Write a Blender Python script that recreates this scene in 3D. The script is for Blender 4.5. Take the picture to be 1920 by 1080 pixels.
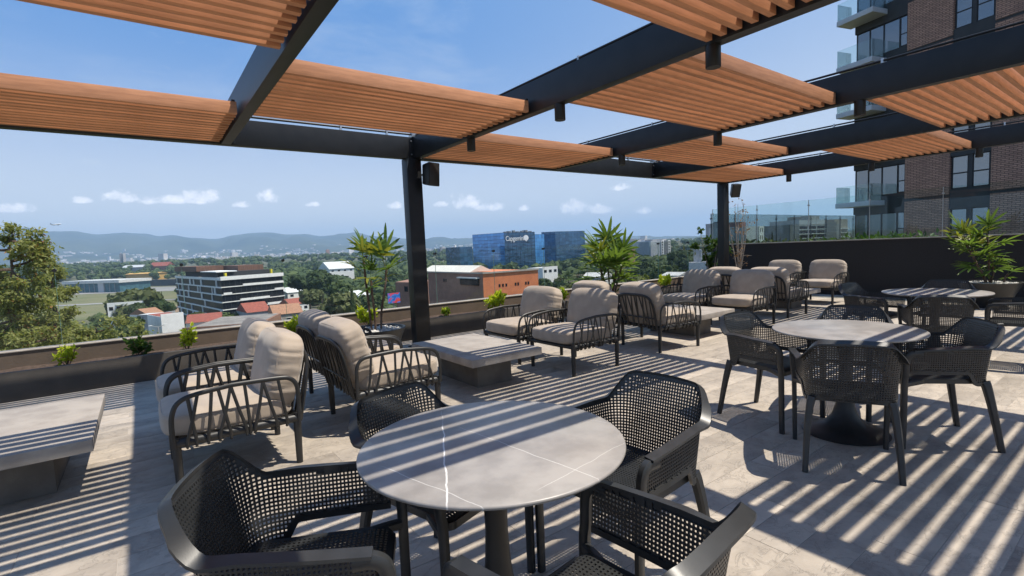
import bpy, bmesh, math, random
from math import sin, cos, pi, radians, atan2, sqrt
from mathutils import Vector, Matrix, noise as mnoise
random.seed(7)
for o in list(bpy.data.objects):
    bpy.data.objects.remove(o, do_unlink=True)
SC = bpy.context.scene
COL = SC.collection
# ------------------------------------------------------------------ camera
FPX, PIT, ROL, YAW, EYE = 939.87, 7.75161e-2, -4.27605e-2, 0.634436, 1.40
Fv = Vector((sin(YAW)*cos(PIT), cos(YAW)*cos(PIT), -sin(PIT)))
_r = Vector((cos(YAW), -sin(YAW), 0)); _u = _r.cross(Fv)
Rv = _r*cos(ROL)+_u*sin(ROL); Uv = _u*cos(ROL)-_r*sin(ROL)
CAMP = Vector((0, 0, EYE))
cd = bpy.data.cameras.new('camera'); cam = bpy.data.objects.new('camera', cd); COL.objects.link(cam)
cd.sensor_width = 36; cd.lens = FPX/1920*36; cd.clip_start = .05; cd.clip_end = 60000
cam.matrix_world = Matrix(((Rv.x, Uv.x, -Fv.x, 0), (Rv.y, Uv.y, -Fv.y, 0), (Rv.z, Uv.z, -Fv.z, EYE), (0, 0, 0, 1)))
SC.camera = cam
def ray(x, y): return Fv+Rv*((x-960)/FPX)-Uv*((y-540)/FPX)
def atz(x, y, z): d = ray(x, y); return CAMP+d*((z-EYE)/d.z)
def atY(x, y, Y): d = ray(x, y); return CAMP+d*(Y/d.y)
def atX(x, y, X): d = ray(x, y); return CAMP+d*(X/d.x)
def atD(x, y, dep): return CAMP+ray(x, y)*dep          # depth along the view axis
def horizon(x): return 496.7-(x-263.7)*.0428
# ------------------------------------------------------------------ world, sun, exposure
SUNV = Vector((.337, -.303, 1)).normalized()
W = bpy.data.worlds.new('World'); SC.world = W; W.use_nodes = True
SC.view_settings.view_transform = 'Standard'; SC.view_settings.look = 'None'
SC.view_settings.gamma = 1; SC.view_settings.use_curve_mapping = False
SC.view_settings.exposure = 0.44
SC.cycles.max_bounces = 8; SC.cycles.diffuse_bounces = 2; SC.cycles.glossy_bounces = 4
SC.cycles.transmission_bounces = 8; SC.cycles.transparent_max_bounces = 24; SC.cycles.volume_bounces = 0
SC.cycles.use_denoising = True
SC.cycles.sample_clamp_indirect = 6
SC.cycles.caustics_reflective = False; SC.cycles.caustics_refractive = False
class NT:
    def __init__(s, nt): s.nt = nt; s.n = nt.nodes; s.l = nt.links
    def new(s, t, **k):
        n = s.n.new(t)
        for a, v in k.items(): setattr(n, a, v)
        return n
    def inp(s, sock, v):
        if isinstance(v, bpy.types.NodeSocket): s.l.new(v, sock)
        elif v is not None: sock.default_value = v
    def math(s, op, a, b=None, c=None, clamp=False):
        n = s.new('ShaderNodeMath', operation=op); n.use_clamp = clamp
        s.inp(n.inputs[0], a); s.inp(n.inputs[1], b)
        if c is not None: s.inp(n.inputs[2], c)
        return n.outputs[0]
    def mix(s, f, a, b, bt='MIX'):
        n = s.new('ShaderNodeMix', data_type='RGBA', blend_type=bt)
        s.inp(n.inputs[0], f); s.inp(n.inputs[6], a); s.inp(n.inputs[7], b)
        return n.outputs[2]
    def ss(s, v, lo, hi):
        n = s.new('ShaderNodeMapRange', interpolation_type='SMOOTHSTEP')
        s.inp(n.inputs[0], v); n.inputs[1].default_value = lo; n.inputs[2].default_value = hi
        return n.outputs[0]
    def noise(s, vec, scale, detail=4, rough=.55, dist=0):
        n = s.new('ShaderNodeTexNoise'); s.inp(n.inputs['Vector'], vec)
        n.inputs['Scale'].default_value = scale; n.inputs['Detail'].default_value = detail
        n.inputs['Roughness'].default_value = rough; n.inputs['Distortion'].default_value = dist
        return n.outputs[0]
def c4(c): return (c[0], c[1], c[2], 1)
w = NT(W.node_tree); w.n.clear()
sky = w.new('ShaderNodeTexSky', sky_type='NISHITA'); sky.sun_disc = False
sky.sun_elevation = math.asin(SUNV.z); sky.sun_rotation = atan2(SUNV.x, SUNV.y)
sky.altitude = 1500; sky.air_density = 1.0; sky.dust_density = 1.2; sky.ozone_density = 1.6
tc = w.new('ShaderNodeTexCoord'); sx = w.new('ShaderNodeSeparateXYZ'); w.l.new(tc.outputs['Generated'], sx.inputs[0])
az = w.math('ARCTAN2', sx.outputs[0], sx.outputs[1]); el = sx.outputs[2]
n1 = w.noise(tc.outputs['Generated'], 42, 8, .62); n2 = w.noise(tc.outputs['Generated'], 75, 5, .6)
nn = w.math('ADD', w.math('MULTIPLY', w.math('SUBTRACT', n1, .5), 3.6), w.math('MULTIPLY', w.math('SUBTRACT', n2, .5), 1.3))
clouds = [(235, 367, 42, 16), (300, 373, 55, 13), (378, 364, 36, 19), (335, 375, 60, 10), (503, 366, 20, 19), (452, 383, 20, 9), (148, 374, 22, 10),
          (585, 382, 14, 7), (738, 384, 20, 9), (828, 382, 14, 8), (875, 374, 30, 21), (925, 386, 34, 12), (982, 388, 13, 9), (1078, 388, 26, 20), (1120, 392, 34, 13),
          (1205, 392, 16, 12), (1165, 350, 22, 9), (25, 388, 50, 14)]
dens = None; tops = None
for (px, py, hw, hh) in clouds:
    d = ray(px, py+hh*.35).normalized(); a0 = atan2(d.x, d.y); e0 = d.z
    d2 = ray(px+hw, py).normalized(); wa = abs(atan2(d2.x, d2.y)-a0)*1.15; we = hh/FPX*1.15*d.dot(Fv)
    ea = w.math('DIVIDE', w.math('SUBTRACT', az, a0), wa)
    de = w.math('DIVIDE', w.math('SUBTRACT', el, e0), we)
    de = w.math('MULTIPLY', de, w.math('ADD', 1.0, w.math('MULTIPLY', w.math('LESS_THAN', de, 0), 1.3)))
    m = w.math('SUBTRACT', 1.0, w.math('ADD', w.math('POWER', w.math('ABSOLUTE', ea), 2.0), w.math('POWER', w.math('ABSOLUTE', de), 2.0)))
    dens = m if dens is None else w.math('MAXIMUM', dens, m)
dens = w.math('ADD', dens, nn)
cm = w.math('MULTIPLY', w.ss(dens, 0.10, 0.80), .92)
# thin high veil everywhere, thicker towards the horizon
mp = w.new('ShaderNodeMapping'); mp.inputs['Scale'].default_value = (1, 1, 3.2); w.l.new(tc.outputs['Generated'], mp.inputs[0])
ci = w.ss(w.noise(mp.outputs[0], 2.6, 7, .62, .4), .44, .78)
ci = w.math('MULTIPLY', ci, .34)
ci = w.math('MAXIMUM', ci, w.math('MULTIPLY', w.ss(w.noise(mp.outputs[0], 6.5, 8, .66, .8), .60, .80), .5))
ci2 = w.math('MULTIPLY', w.ss(w.noise(mp.outputs[0], 9, 6, .6, .2), .52, .80), .30)
low = w.math('SUBTRACT', 1.0, w.ss(el, -.02, .42))
veil = w.math('MAXIMUM', ci, w.math('MULTIPLY', low, w.math('ADD', .05, ci2)))
ccol = (17, 16.2, 15.4, 1)
grad = w.mix(w.math('POWER', low, 1.5), (1.2, 3.25, 7.4, 1), (11.6, 11.4, 10.5, 1))
scol = w.mix(.78, sky.outputs[0], grad)
# hazy sky is paler towards the sun's side
dh = w.math('ADD', w.math('MULTIPLY', w.math('SINE', az), .744), w.math('MULTIPLY', w.math('COSINE', az), -.669))
side = w.math('MULTIPLY', w.math('MULTIPLY', w.ss(dh, -.45, .75), .62), w.math('SUBTRACT', 1.0, w.ss(el, .05, .85)))
veil = w.math('MAXIMUM', veil, side)
scol = w.mix(veil, scol, (6.8, 7.6, 8.5, 1))
scol = w.mix(cm, scol, w.mix(w.ss(dens, .5, 1.7), (11.5, 11.6, 12.0, 1), ccol))
bg = w.new('ShaderNodeBackground'); bg.inputs[1].default_value = .083; w.l.new(scol, bg.inputs[0])
wo = w.new('ShaderNodeOutputWorld'); w.l.new(bg.outputs[0], wo.inputs[0])
sd = bpy.data.lights.new('sun', 'SUN'); sd.energy = 5.0; sd.angle = radians(.53); sd.color = (1, .925, .81)
so = bpy.data.objects.new('sun', sd); COL.objects.link(so); so.rotation_euler = SUNV.to_track_quat('Z', 'Y').to_euler(); so.location = (0, 0, 60)
# ------------------------------------------------------------------ materials
MATS = {}
def mat(name, c1, c2=None, rough=.6, metal=0, ns=4, stretch=(1, 1, 1), detail=5, lo=.35, hi=.65, bump=0, bs=60, spec=.5, rnd=0, sheen=0, coord='Object', bdet=4, rr=0):
    m = bpy.data.materials.new(name); m.use_nodes = True; t = NT(m.node_tree); t.n.clear()
    p = t.new('ShaderNodeBsdfPrincipled'); out = t.new('ShaderNodeOutputMaterial'); t.l.new(p.outputs[0], out.inputs[0])
    p.inputs['Roughness'].default_value = rough; p.inputs['Metallic'].default_value = metal; p.inputs['Specular IOR Level'].default_value = spec
    tcn = t.new('ShaderNodeTexCoord'); mpn = t.new('ShaderNodeMapping'); mpn.inputs['Scale'].default_value = stretch
    t.l.new(tcn.outputs[coord], mpn.inputs[0]); v = mpn.outputs[0]
    col = c4(c1)
    if c2 is not None:
        f = t.ss(t.noise(v, ns, detail), lo, hi); col = t.mix(f, c4(c1), c4(c2))
        if rr: t.l.new(t.math('ADD', rough-rr/2, t.math('MULTIPLY', f, rr)), p.inputs['Roughness'])
    if rnd:
        oi = t.new('ShaderNodeObjectInfo'); gi = t.new('ShaderNodeNewGeometry')
        q = t.math('FRACT', t.math('ADD', oi.outputs['Random'], gi.outputs['Random Per Island']))
        k = t.math('ADD', 1-rnd, t.math('MULTIPLY', q, 2*rnd))
        h = t.new('ShaderNodeHueSaturation'); h.inputs['Fac'].default_value = 1; t.inp(h.inputs['Color'], col); t.l.new(k, h.inputs['Value']); col = h.outputs[0]
    t.inp(p.inputs['Base Color'], col)
    if bump:
        b = t.new('ShaderNodeBump'); b.inputs['Strength'].default_value = bump; b.inputs['Distance'].default_value = .01
        t.l.new(t.noise(v, bs, bdet, .6), b.inputs['Height']); t.l.new(b.outputs[0], p.inputs['Normal'])
    if sheen: p.inputs['Sheen Weight'].default_value = sheen
    m['p'] = 0; MATS[name] = m
    return m
def leafmat(name, c1, c2, trans=.35, rough=.55):
    m = bpy.data.materials.new(name); m.use_nodes = True; t = NT(m.node_tree); t.n.clear()
    gi = t.new('ShaderNodeNewGeometry'); oi = t.new('ShaderNodeObjectInfo')
    q = t.math('FRACT', t.math('ADD', gi.outputs['Random Per Island'], oi.outputs['Random']))
    col = t.mix(q, c4(c1), c4(c2))
    p = t.new('ShaderNodeBsdfPrincipled'); t.l.new(col, p.inputs['Base Color']); p.inputs['Roughness'].default_value = rough; p.inputs['Specular IOR Level'].default_value = .3
    tr = t.new('ShaderNodeBsdfTranslucent'); t.l.new(t.mix(.5, col, (c2[0]*1.6, c2[1]*1.7, c2[2]*.9, 1)), tr.inputs[0])
    mx = t.new('ShaderNodeMixShader'); mx.inputs[0].default_value = trans
    t.l.new(p.outputs[0], mx.inputs[1]); t.l.new(tr.outputs[0], mx.inputs[2])
    out = t.new('ShaderNodeOutputMaterial'); t.l.new(mx.outputs[0], out.inputs[0])
    MATS[name] = m; return m
def glassmat(name, tint, rough=0.0, refl=.5):
    # thin architectural pane: tinted straight-through light plus fresnel mirror
    m = bpy.data.materials.new(name); m.use_nodes = True; t = NT(m.node_tree); t.n.clear()
    tr = t.new('ShaderNodeBsdfTransparent'); tr.inputs[0].default_value = c4(tint)
    gl = t.new('ShaderNodeBsdfGlossy'); gl.inputs['Roughness'].default_value = rough
    fr = t.new('ShaderNodeFresnel'); fr.inputs[0].default_value = 1.45
    f = t.math('MULTIPLY', fr.outputs[0], refl)
    mx = t.new('ShaderNodeMixShader'); t.l.new(f, mx.inputs[0]); t.l.new(tr.outputs[0], mx.inputs[1]); t.l.new(gl.outputs[0], mx.inputs[2])
    out = t.new('ShaderNodeOutputMaterial'); t.l.new(mx.outputs[0], out.inputs[0])
    MATS[name] = m; return m
def mirrormat(name, col, rough=.06, ior=2.2, grid=None, wob=.0, spec=.7):
    # coated window glass seen from outside: dark body with a strong reflection
    m = bpy.data.materials.new(name); m.use_nodes = True; t = NT(m.node_tree); t.n.clear()
    p = t.new('ShaderNodeBsdfPrincipled'); p.inputs['Base Color'].default_value = c4(col); p.inputs['Roughness'].default_value = rough
    p.inputs['IOR'].default_value = ior; p.inputs['Specular IOR Level'].default_value = spec
    tcn = t.new('ShaderNodeTexCoord')
    if wob:
        b = t.new('ShaderNodeBump'); b.inputs['Strength'].default_value = wob; b.inputs['Distance'].default_value = 1
        t.l.new(t.noise(tcn.outputs['Object'], .22, 3), b.inputs['Height']); t.l.new(b.outputs[0], p.inputs['Normal'])
    if grid:
        br = t.new('ShaderNodeTexBrick'); t.l.new(tcn.outputs['UV'], br.inputs[0])
        br.offset = 0; br.inputs['Scale'].default_value = 1; br.inputs['Brick Width'].default_value = grid[0]; br.inputs['Row Height'].default_value = grid[1]
        br.inputs['Mortar Size'].default_value = .035; br.inputs['Color1'].default_value = c4(col); br.inputs['Color2'].default_value = (col[0]*.5, col[1]*.55, col[2]*.6, 1)
        br.inputs['Mortar'].default_value = (col[0]*.25, col[1]*.25, col[2]*.25, 1); t.l.new(br.outputs[0], p.inputs['Base Color'])
    p.inputs['Metallic'].default_value = .0 if not grid else .35
    out = t.new('ShaderNodeOutputMaterial'); t.l.new(p.outputs[0], out.inputs[0])
    MATS[name] = m; return m
mat('tile', (.40, .352, .295), (.255, .232, .205), .62, ns=2.2, stretch=(1, 3.2, 1), detail=8, lo=.3, hi=.72, bump=.5, bs=16, rnd=.13, bdet=8, coord='Generated')
mat('grout', (.46, .42, .365), (.40, .365, .32), .9, ns=9)
mat('slat_wood', (.60, .275, .136), (.48, .213, .102), .55, ns=3, stretch=(1.2, 14, 14), detail=6, bump=.03, bs=30, rnd=.17)
mat('steel_black', (.009, .0095, .0105), (.014, .014, .015), .42, ns=6, bump=.03, bs=90, spec=.4)
mat('steel_bare', (.5, .5, .5), None, .35, metal=.9)
mat('lounge_resin', (.015, .016, .016), (.021, .021, .021), .44, ns=10, spec=.5)
mat('net_resin', (.022, .0235, .0245), (.029, .0305, .0315), .38, ns=14, spec=.5, bump=.02, bs=250)
mat('fabric', (.41, .34, .27), (.355, .295, .235), .95, ns=7, detail=8, bump=.16, bs=9, sheen=.25, spec=.1, bdet=9)
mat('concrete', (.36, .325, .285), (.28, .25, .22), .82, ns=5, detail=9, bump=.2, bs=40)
mat('planter_wall', (.066, .058, .05), (.05, .045, .04), .8, ns=4, detail=8, bump=.15, bs=60)
mat('parapet', (.145, .108, .078), (.115, .088, .066), .85, ns=3, detail=8, bump=.2, bs=30)
mat('coping', (.42, .37, .31), (.33, .29, .25), .75, ns=5)
mat('dark_wall', (.030, .027, .0265), (.022, .020, .0195), .9, ns=40, detail=6, bump=.5, bs=160)
mat('soil', (.045, .03, .022), (.09, .06, .045), .95, ns=30, bump=.6, bs=60)
mat('pebble', (.62, .6, .56), (.42, .4, .37), .8, ns=20, rnd=.2)
mat('concrete_shaded', (.17, .15, .128), (.125, .11, .095), .85, ns=5, detail=9, bump=.2, bs=40)  # same concrete as the tops, darkened to put the bases' shade into the colour
mat('stone_top', (.345, .322, .298), (.255, .238, .222), .36, ns=7, detail=9, bump=.03, bs=60, spec=.5)
mat('bark', (.09, .055, .035), (.16, .11, .08), .95, ns=14, stretch=(1, 1, .3), bump=.8, bs=30)
mat('pale_bark', (.42, .36, .30), (.30, .24, .19), .9, ns=20, bump=.3, bs=40)
leafmat('leaf_tree', (.13, .155, .045), (.33, .33, .11), .45)
leafmat('leaf_far', (.042, .072, .025), (.095, .128, .042), .2, .8)
leafmat('leaf_dark', (.028, .052, .02), (.062, .094, .03), .15, .8)
leafmat('leaf_olive', (.07, .09, .03), (.13, .145, .058), .2, .8)
leafmat('leaf_rust', (.20, .085, .03), (.30, .16, .04), .3)
leafmat('leaf_lime', (.30, .40, .02), (.62, .64, .05), .4)
leafmat('leaf_green', (.03, .075, .014), (.075, .13, .02), .35)
leafmat('leaf_palm', (.06, .12, .022), (.16, .235, .04), .38, .35)
leafmat('leaf_palm_yellow', (.16, .20, .02), (.26, .26, .04), .35, .4)
glassmat('pane_clear', (.968, .98, .975), refl=.35)
glassmat('pane_green', (.895, .952, .938), refl=.6)
mat('glass_edge', (.10, .25, .21), None, .2)
# ------------------------------------------------------------------ mesh helpers
class MB:
    def __init__(s): s.v = []; s.f = []; s.m = []; s.uv = None
    def add(s, vs, fs, mi=0):
        b = len(s.v); s.v += [tuple(p) for p in vs]; s.f += [tuple(b+i for i in f) for f in fs]; s.m += [mi]*len(fs); return s
    def box(s, a, b, mi=0, M=None):
        x0, y0, z0 = a; x1, y1, z1 = b
        vs = [Vector(p) for p in ((x0, y0, z0), (x1, y0, z0), (x1, y1, z0), (x0, y1, z0), (x0, y0, z1), (x1, y0, z1), (x1, y1, z1), (x0, y1, z1))]
        if M is not None: vs = [M@p for p in vs]
        return s.add(vs, [(0, 3, 2, 1), (4, 5, 6, 7), (0, 1, 5, 4), (1, 2, 6, 5), (2, 3, 7, 6), (3, 0, 4, 7)], mi)
    def sweep(s, path, sec, up=Vector((0, 0, 1)), closed=False, cap=True, mi=0, scale=None):
        P = [Vector(p) for p in path]; n = len(P); k = len(sec); vs = []
        for i, p in enumerate(P):
            a = P[i-1] if (i or closed) else p; b = P[(i+1) % n] if (i < n-1 or closed) else p
            T = (b-a).normalized(); U = up[i] if isinstance(up, list) else up
            S = T.cross(U)
            if S.length < 1e-4: S = T.cross(Vector((0, 1, 0)))
            S.normalize(); N = S.cross(T); sc = scale[i] if scale else 1
            vs += [p+S*(q[0]*sc)+N*(q[1]*sc) for q in sec]
        fs = []
        for i in range(n if closed else n-1):
            j = (i+1) % n
            for q in range(k): r = (q+1) % k; fs.append((i*k+q, i*k+r, j*k+r, j*k+q))
        if cap and not closed: fs.append(tuple(range(k))[::-1]); fs.append(tuple((n-1)*k+q for q in range(k)))
        return s.add(vs, fs, mi)
    def tube(s, path, r, n=8, closed=False, mi=0, scale=None, cap=True):
        P = [Vector(p) for p in path]
        # stable frame by parallel transport
        T0 = (P[1]-P[0]).normalized(); U = Vector((0, 0, 1)) if abs(T0.z) < .9 else Vector((0, 1, 0)); ups = []
        m = len(P); prev = None
        for i in range(m):
            a = P[i-1] if (i or closed) else P[i]; b = P[(i+1) % m] if (i < m-1 or closed) else P[i]
            T = (b-a).normalized()
            U = (U-T*U.dot(T))
            if U.length < 1e-4: U = Vector((1, 0, 0))-T*T.x
            U.normalize(); ups.append(U.copy())
        sec = [(r*cos(2*pi*q/n), r*sin(2*pi*q/n)) for q in range(n)]
        return s.sweep(P, sec, ups, closed, cap, mi, scale)
    def lathe(s, prof, n=32, c=(0, 0, 0), mi=0, cap=True):
        c = Vector(c); vs = []; k = len(prof)
        for i in range(n):
            a = 2*pi*i/n; vs += [c+Vector((r*cos(a), r*sin(a), z)) for r, z in prof]
        fs = []
        for i in range(n):
            j = (i+1) % n
            for q in range(k-1): fs.append((i*k+q, j*k+q, j*k+q+1, i*k+q+1))
        if cap: fs.append(tuple(i*k for i in range(n))[::-1]); fs.append(tuple(i*k+k-1 for i in range(n)))
        return s.add(vs, fs, mi)
    def mesh(s, name, mats, smooth=None, bevel=0, solid=0):
        me = bpy.data.meshes.new(name); me.from_pydata(s.v, [], s.f)
        for m in (mats if isinstance(mats, (list, tuple)) else [mats]): me.materials.append(MATS[m] if isinstance(m, str) else m)
        if any(s.m):
            me.polygons.foreach_set('material_index', s.m)
        if bevel:
            bm = bmesh.new(); bm.from_mesh(me)
            es = [e for e in bm.edges if len(e.link_faces) == 2 and e.calc_face_angle(0) > .6]
            bmesh.ops.bevel(bm, geom=es, offset=bevel, segments=2, profile=.6, affect='EDGES', clamp_overlap=True); bm.to_mesh(me); bm.free()
            smooth = smooth or 18
        if smooth:
            me.polygons.foreach_set('use_smooth', [True]*len(me.polygons)); me.set_sharp_from_angle(angle=radians(smooth))
        me.update(); return me
    def build(s, name, mats, parent=None, **k):
        return obj(name, s.mesh(name, mats, **k), parent)
def obj(name, me, parent=None, M=None):
    o = bpy.data.objects.new(name, me); COL.objects.link(o)
    if parent is not None: o.parent = parent
    if M is not None: o.matrix_local = M
    return o
def tag(o, label=None, cat=None, group=None, kind=None):
    if label: o['label'] = label
    if cat: o['category'] = cat
    if group: o['group'] = group
    if kind: o['kind'] = kind
    return o
def thing(name, label, cat, loc=(0, 0, 0), rz=0, group=None):
    o = bpy.data.objects.new(name, None); COL.objects.link(o); o.empty_display_size = .1
    o.location = loc; o.rotation_euler = (0, 0, rz); return tag(o, label, cat, group)
def children(o): return [c for c in bpy.data.objects if c.parent == o]
def copy_tree(o, parent=None):
    c = o.copy(); COL.objects.link(c); c.parent = parent
    for ch in KIDS.get(o.name, []): copy_tree(ch, c)
    return c
KIDS = {}
def index_kids():
    KIDS.clear()
    for o in bpy.data.objects:
        if o.parent: KIDS.setdefault(o.parent.name, []).append(o)
def face_rot(fx, fy): return atan2(-fx, fy)
def catmull(pts, per=8):
    P = [Vector(p) for p in pts]; out = []
    for i in range(len(P)-1):
        a = P[i-1] if i else P[i]*2-P[i+1]; b = P[i]; c = P[i+1]; d = P[i+2] if i+2 < len(P) else P[i+1]*2-P[i]
        for k in range(per):
            t = k/per; out.append(.5*((2*b)+(c-a)*t+(2*a-5*b+4*c-d)*t*t+(3*b-a-3*c+d)*t**3))
    out.append(P[-1]); return out
def resample(P, n):
    L = [0]
    for i in range(1, len(P)): L.append(L[-1]+(P[i]-P[i-1]).length)
    out = []; j = 0
    for k in range(n+1):
        s = L[-1]*k/n
        while j < len(L)-2 and L[j+1] < s: j += 1
        t = (s-L[j])/max(1e-9, L[j+1]-L[j]); out.append(P[j].lerp(P[j+1], t))
    return out, L[-1]
#@@TERRACE
# ------------------------------------------------------------------ terrace structure
def tile_material():
    m = bpy.data.materials.new('tile_stone'); m.use_nodes = True; t = NT(m.node_tree); t.n.clear()
    p = t.new('ShaderNodeBsdfPrincipled'); out = t.new('ShaderNodeOutputMaterial'); t.l.new(p.outputs[0], out.inputs[0])
    gi = t.new('ShaderNodeNewGeometry'); oi = t.new('ShaderNodeObjectInfo')
    q = t.math('FRACT', t.math('ADD', oi.outputs['Random'], gi.outputs['Random Per Island']))
    cx = t.new('ShaderNodeCombineXYZ'); t.l.new(t.math('MULTIPLY', q, 91.0), cx.inputs[0]); t.l.new(t.math('MULTIPLY', q, 57.0), cx.inputs[1])
    va = t.new('ShaderNodeVectorMath', operation='ADD'); t.l.new(gi.outputs['Position'], va.inputs[0]); t.l.new(cx.outputs[0], va.inputs[1])
    mp_ = t.new('ShaderNodeMapping'); mp_.inputs['Scale'].default_value = (1.5, 1.9, 1); mp_.inputs['Rotation'].default_value = (0, 0, .35); t.l.new(va.outputs[0], mp_.inputs[0]); v = mp_.outputs[0]
    big = t.noise(v, 2.2, 8, .62, .6); fine = t.noise(v, 22, 6, .6)
    col = t.mix(t.ss(big, .28, .70), (.305, .264, .218, 1), (.455, .395, .322, 1))
    col = t.mix(t.math('MULTIPLY', t.ss(fine, .45, .75), .35), col, (.46, .41, .35, 1))
    ridge = t.math('ABSOLUTE', t.math('SUBTRACT', t.noise(v, 3.1, 7, .65, .9), .5))
    vein = t.math('SUBTRACT', 1.0, t.ss(ridge, .0, .018))
    col = t.mix(t.math('MULTIPLY', vein, .30), col, (.17, .15, .13, 1))
    h = t.new('ShaderNodeHueSaturation'); t.l.new(col, h.inputs['Color']); t.l.new(t.math('ADD', .84, t.math('MULTIPLY', q, .30)), h.inputs['Value'])
    t.l.new(h.outputs[0], p.inputs['Base Color'])
    t.l.new(t.math('ADD', .5, t.math('MULTIPLY', fine, .25)), p.inputs['Roughness'])
    b = t.new('ShaderNodeBump'); b.inputs['Strength'].default_value = .55; b.inputs['Distance'].default_value = .012
    t.l.new(t.math('ADD', big, t.math('MULTIPLY', t.math('ADD', fine, t.math('MULTIPLY', vein, -.8)), .3)), b.inputs['Height']); t.l.new(b.outputs[0], p.inputs['Normal'])
    MATS['tile_stone'] = m
tile_material()
PY0, PY1 = 7.45, 7.98           # planter front, parapet front
WX = 13.1                        # side wall face
fl = MB().box((-7, -6, -.35), (WX+.2, 8.1, -.0025)).build('terrace_floor', 'grout'); tag(fl, kind='structure')
tm = MB().box((-.5988, -.0988, -.010), (.5988, .0988, 0)).mesh('tile', 'tile_stone', bevel=.0015)
tiles = []
rows = [(.71+.2*k) for k in range(-33, 35)]
for k, y in enumerate(rows):
    if y > PY0-.05 or y < -5.8: continue
    off = (k*.4) % 1.2
    x = -6.4+off
    while x < WX-.3:
        tiles.append((x, y)); x += 1.2
def vis(x, y):
    d = Vector((x, y, 0))-CAMP; z = d.dot(Fv)
    if z < .3: return 9e9
    a, b = d.dot(Rv)/z*FPX, d.dot(Uv)/z*FPX
    if abs(a) > 1100 or abs(b) > 760: return 9e9
    return d.length
tiles.sort(key=lambda p: vis(*p))
for (x, y) in tiles[:300]:
    o = obj('tile', tm, fl); o.location = (x, y, 0)
bt = MB()
for (x, y) in tiles[300:]: bt.box((x-.598, y-.0985, -.010), (x+.598, y+.0985, 0))
tag(bt.build('paving', 'tile_stone', fl), kind='stuff')
# planter with parapet
X0, X1 = -7, WX
pl = thing('planter', 'long low dark planter box running along the glass balustrade', 'planter', (0, PY0, 0))
MB().box((X0, 0, -.02), (X1, .07, .312)).build('front_panel', 'planter_wall', pl, bevel=.004)
sb = MB(); ny = 6; nx = 240
for i in range(nx+1):
    for j in range(ny+1):
        x = X0+(X1-X0)*i/nx; y = .07+(PY1-PY0-.07)*j/ny
        sb.v.append((x, y, .275+.025*mnoise.noise(Vector((x*3, y*5, 0)))))
for i in range(nx):
    for j in range(ny): a = i*(ny+1)+j; sb.f.append((a, a+ny+1, a+ny+2, a+1)); sb.m.append(0)
sb.build('soil', 'soil', pl, smooth=60)
pw = thing('parapet_wall', 'low beige rendered parapet behind the planter, carrying glass panes', 'wall', (0, PY1, 0))
MB().box((X0, 0, -26), (X1+.2, .15, .462)).build('wall', 'parapet', pw)
MB().box((X0, -.012, .462), (X1+.2, .17, .478)).build('coping', 'coping', pw, bevel=.004)
gb = thing('glass_balustrade', 'clear frameless glass balustrade along the planter, facing the airport', 'balustrade', (0, PY1+.07, .478))
jx = [.437+1.268*k for k in range(-6, 11)]
pm = MB().box((-.629, -.006, 0), (.629, .006, .95)).mesh('pane', ['pane_clear'])
clm = MB(); clm.tube([(0, -.03, 0), (0, .03, 0)], .021, 12)
clmesh = clm.mesh('clip', 'steel_black', smooth=40)
for a in jx:
    if a+.63 < WX:
        o = obj('pane', pm, gb); o.location = (a+.634, 0, 0)
    for z in (.9,):
        o = obj('clip', clmesh, gb); o.location = (a, 0, z)
    o = MB().box((-.0015, -.005, 0), (.0015, .005, .95)).build('joint', 'glass_edge', gb); o.location = (a, 0, 0)
# side wall with glass
sw = thing('side_wall', 'dark charcoal rendered wall closing the right end of the terrace', 'wall', (WX, 0, 0))
MB().box((0, -6, -.3), (.22, 8.13, 1.262)).build('wall', 'dark_wall', sw)
MB().box((-.015, -6, 1.262), (.235, 8.15, 1.285)).build('coping', 'coping', sw, bevel=.004)
sg = thing('glass_screen', 'green tinted glass screen standing on the dark side wall', 'glass screen', (WX+.1, 0, 1.285))
gm = MB().box((-.007, -.634, 0), (.007, .634, .995)).mesh('pane', ['pane_green'])
for k in range(-4, 6):
    yj = 1.757+1.278*k
    if yj+1.27 < 8.25:
        o = obj('pane', gm, sg); o.location = (0, yj+.639, 0)
    MB().box((-.009, yj-.005, 0), (.009, yj+.005, .995)).build('joint', 'steel_bare', sg)
    o = MB().tube([(-.03, yj, .87), (.03, yj, .87)], .018, 12).build('clip', 'steel_bare', sg)
g2 = thing('glass_screen', 'far green glass screen on the neighbouring raised garden terrace', 'glass screen', (WX+.1, 8.2, 1.0))
gm2 = MB().box((-.634, -.007, 0), (.634, .007, 1.16)).mesh('pane', ['pane_green'])
for k in range(9):
    xx = 1.27*k
    o = obj('pane', gm2, g2); o.location = (xx+.635, 0, 0)
    MB().box((xx-.006, -.009, 0), (xx+.006, .009, 1.16)).build('joint', 'steel_black', g2)
    MB().tube([(xx, -.03, 1.02), (xx, .03, 1.02)], .018, 12).build('clip', 'steel_black', g2)
gt = MB().box((WX+.22, -6, -26), (26, 8.35, .98)).build('garden_terrace', 'parapet'); tag(gt, kind='structure')
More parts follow.
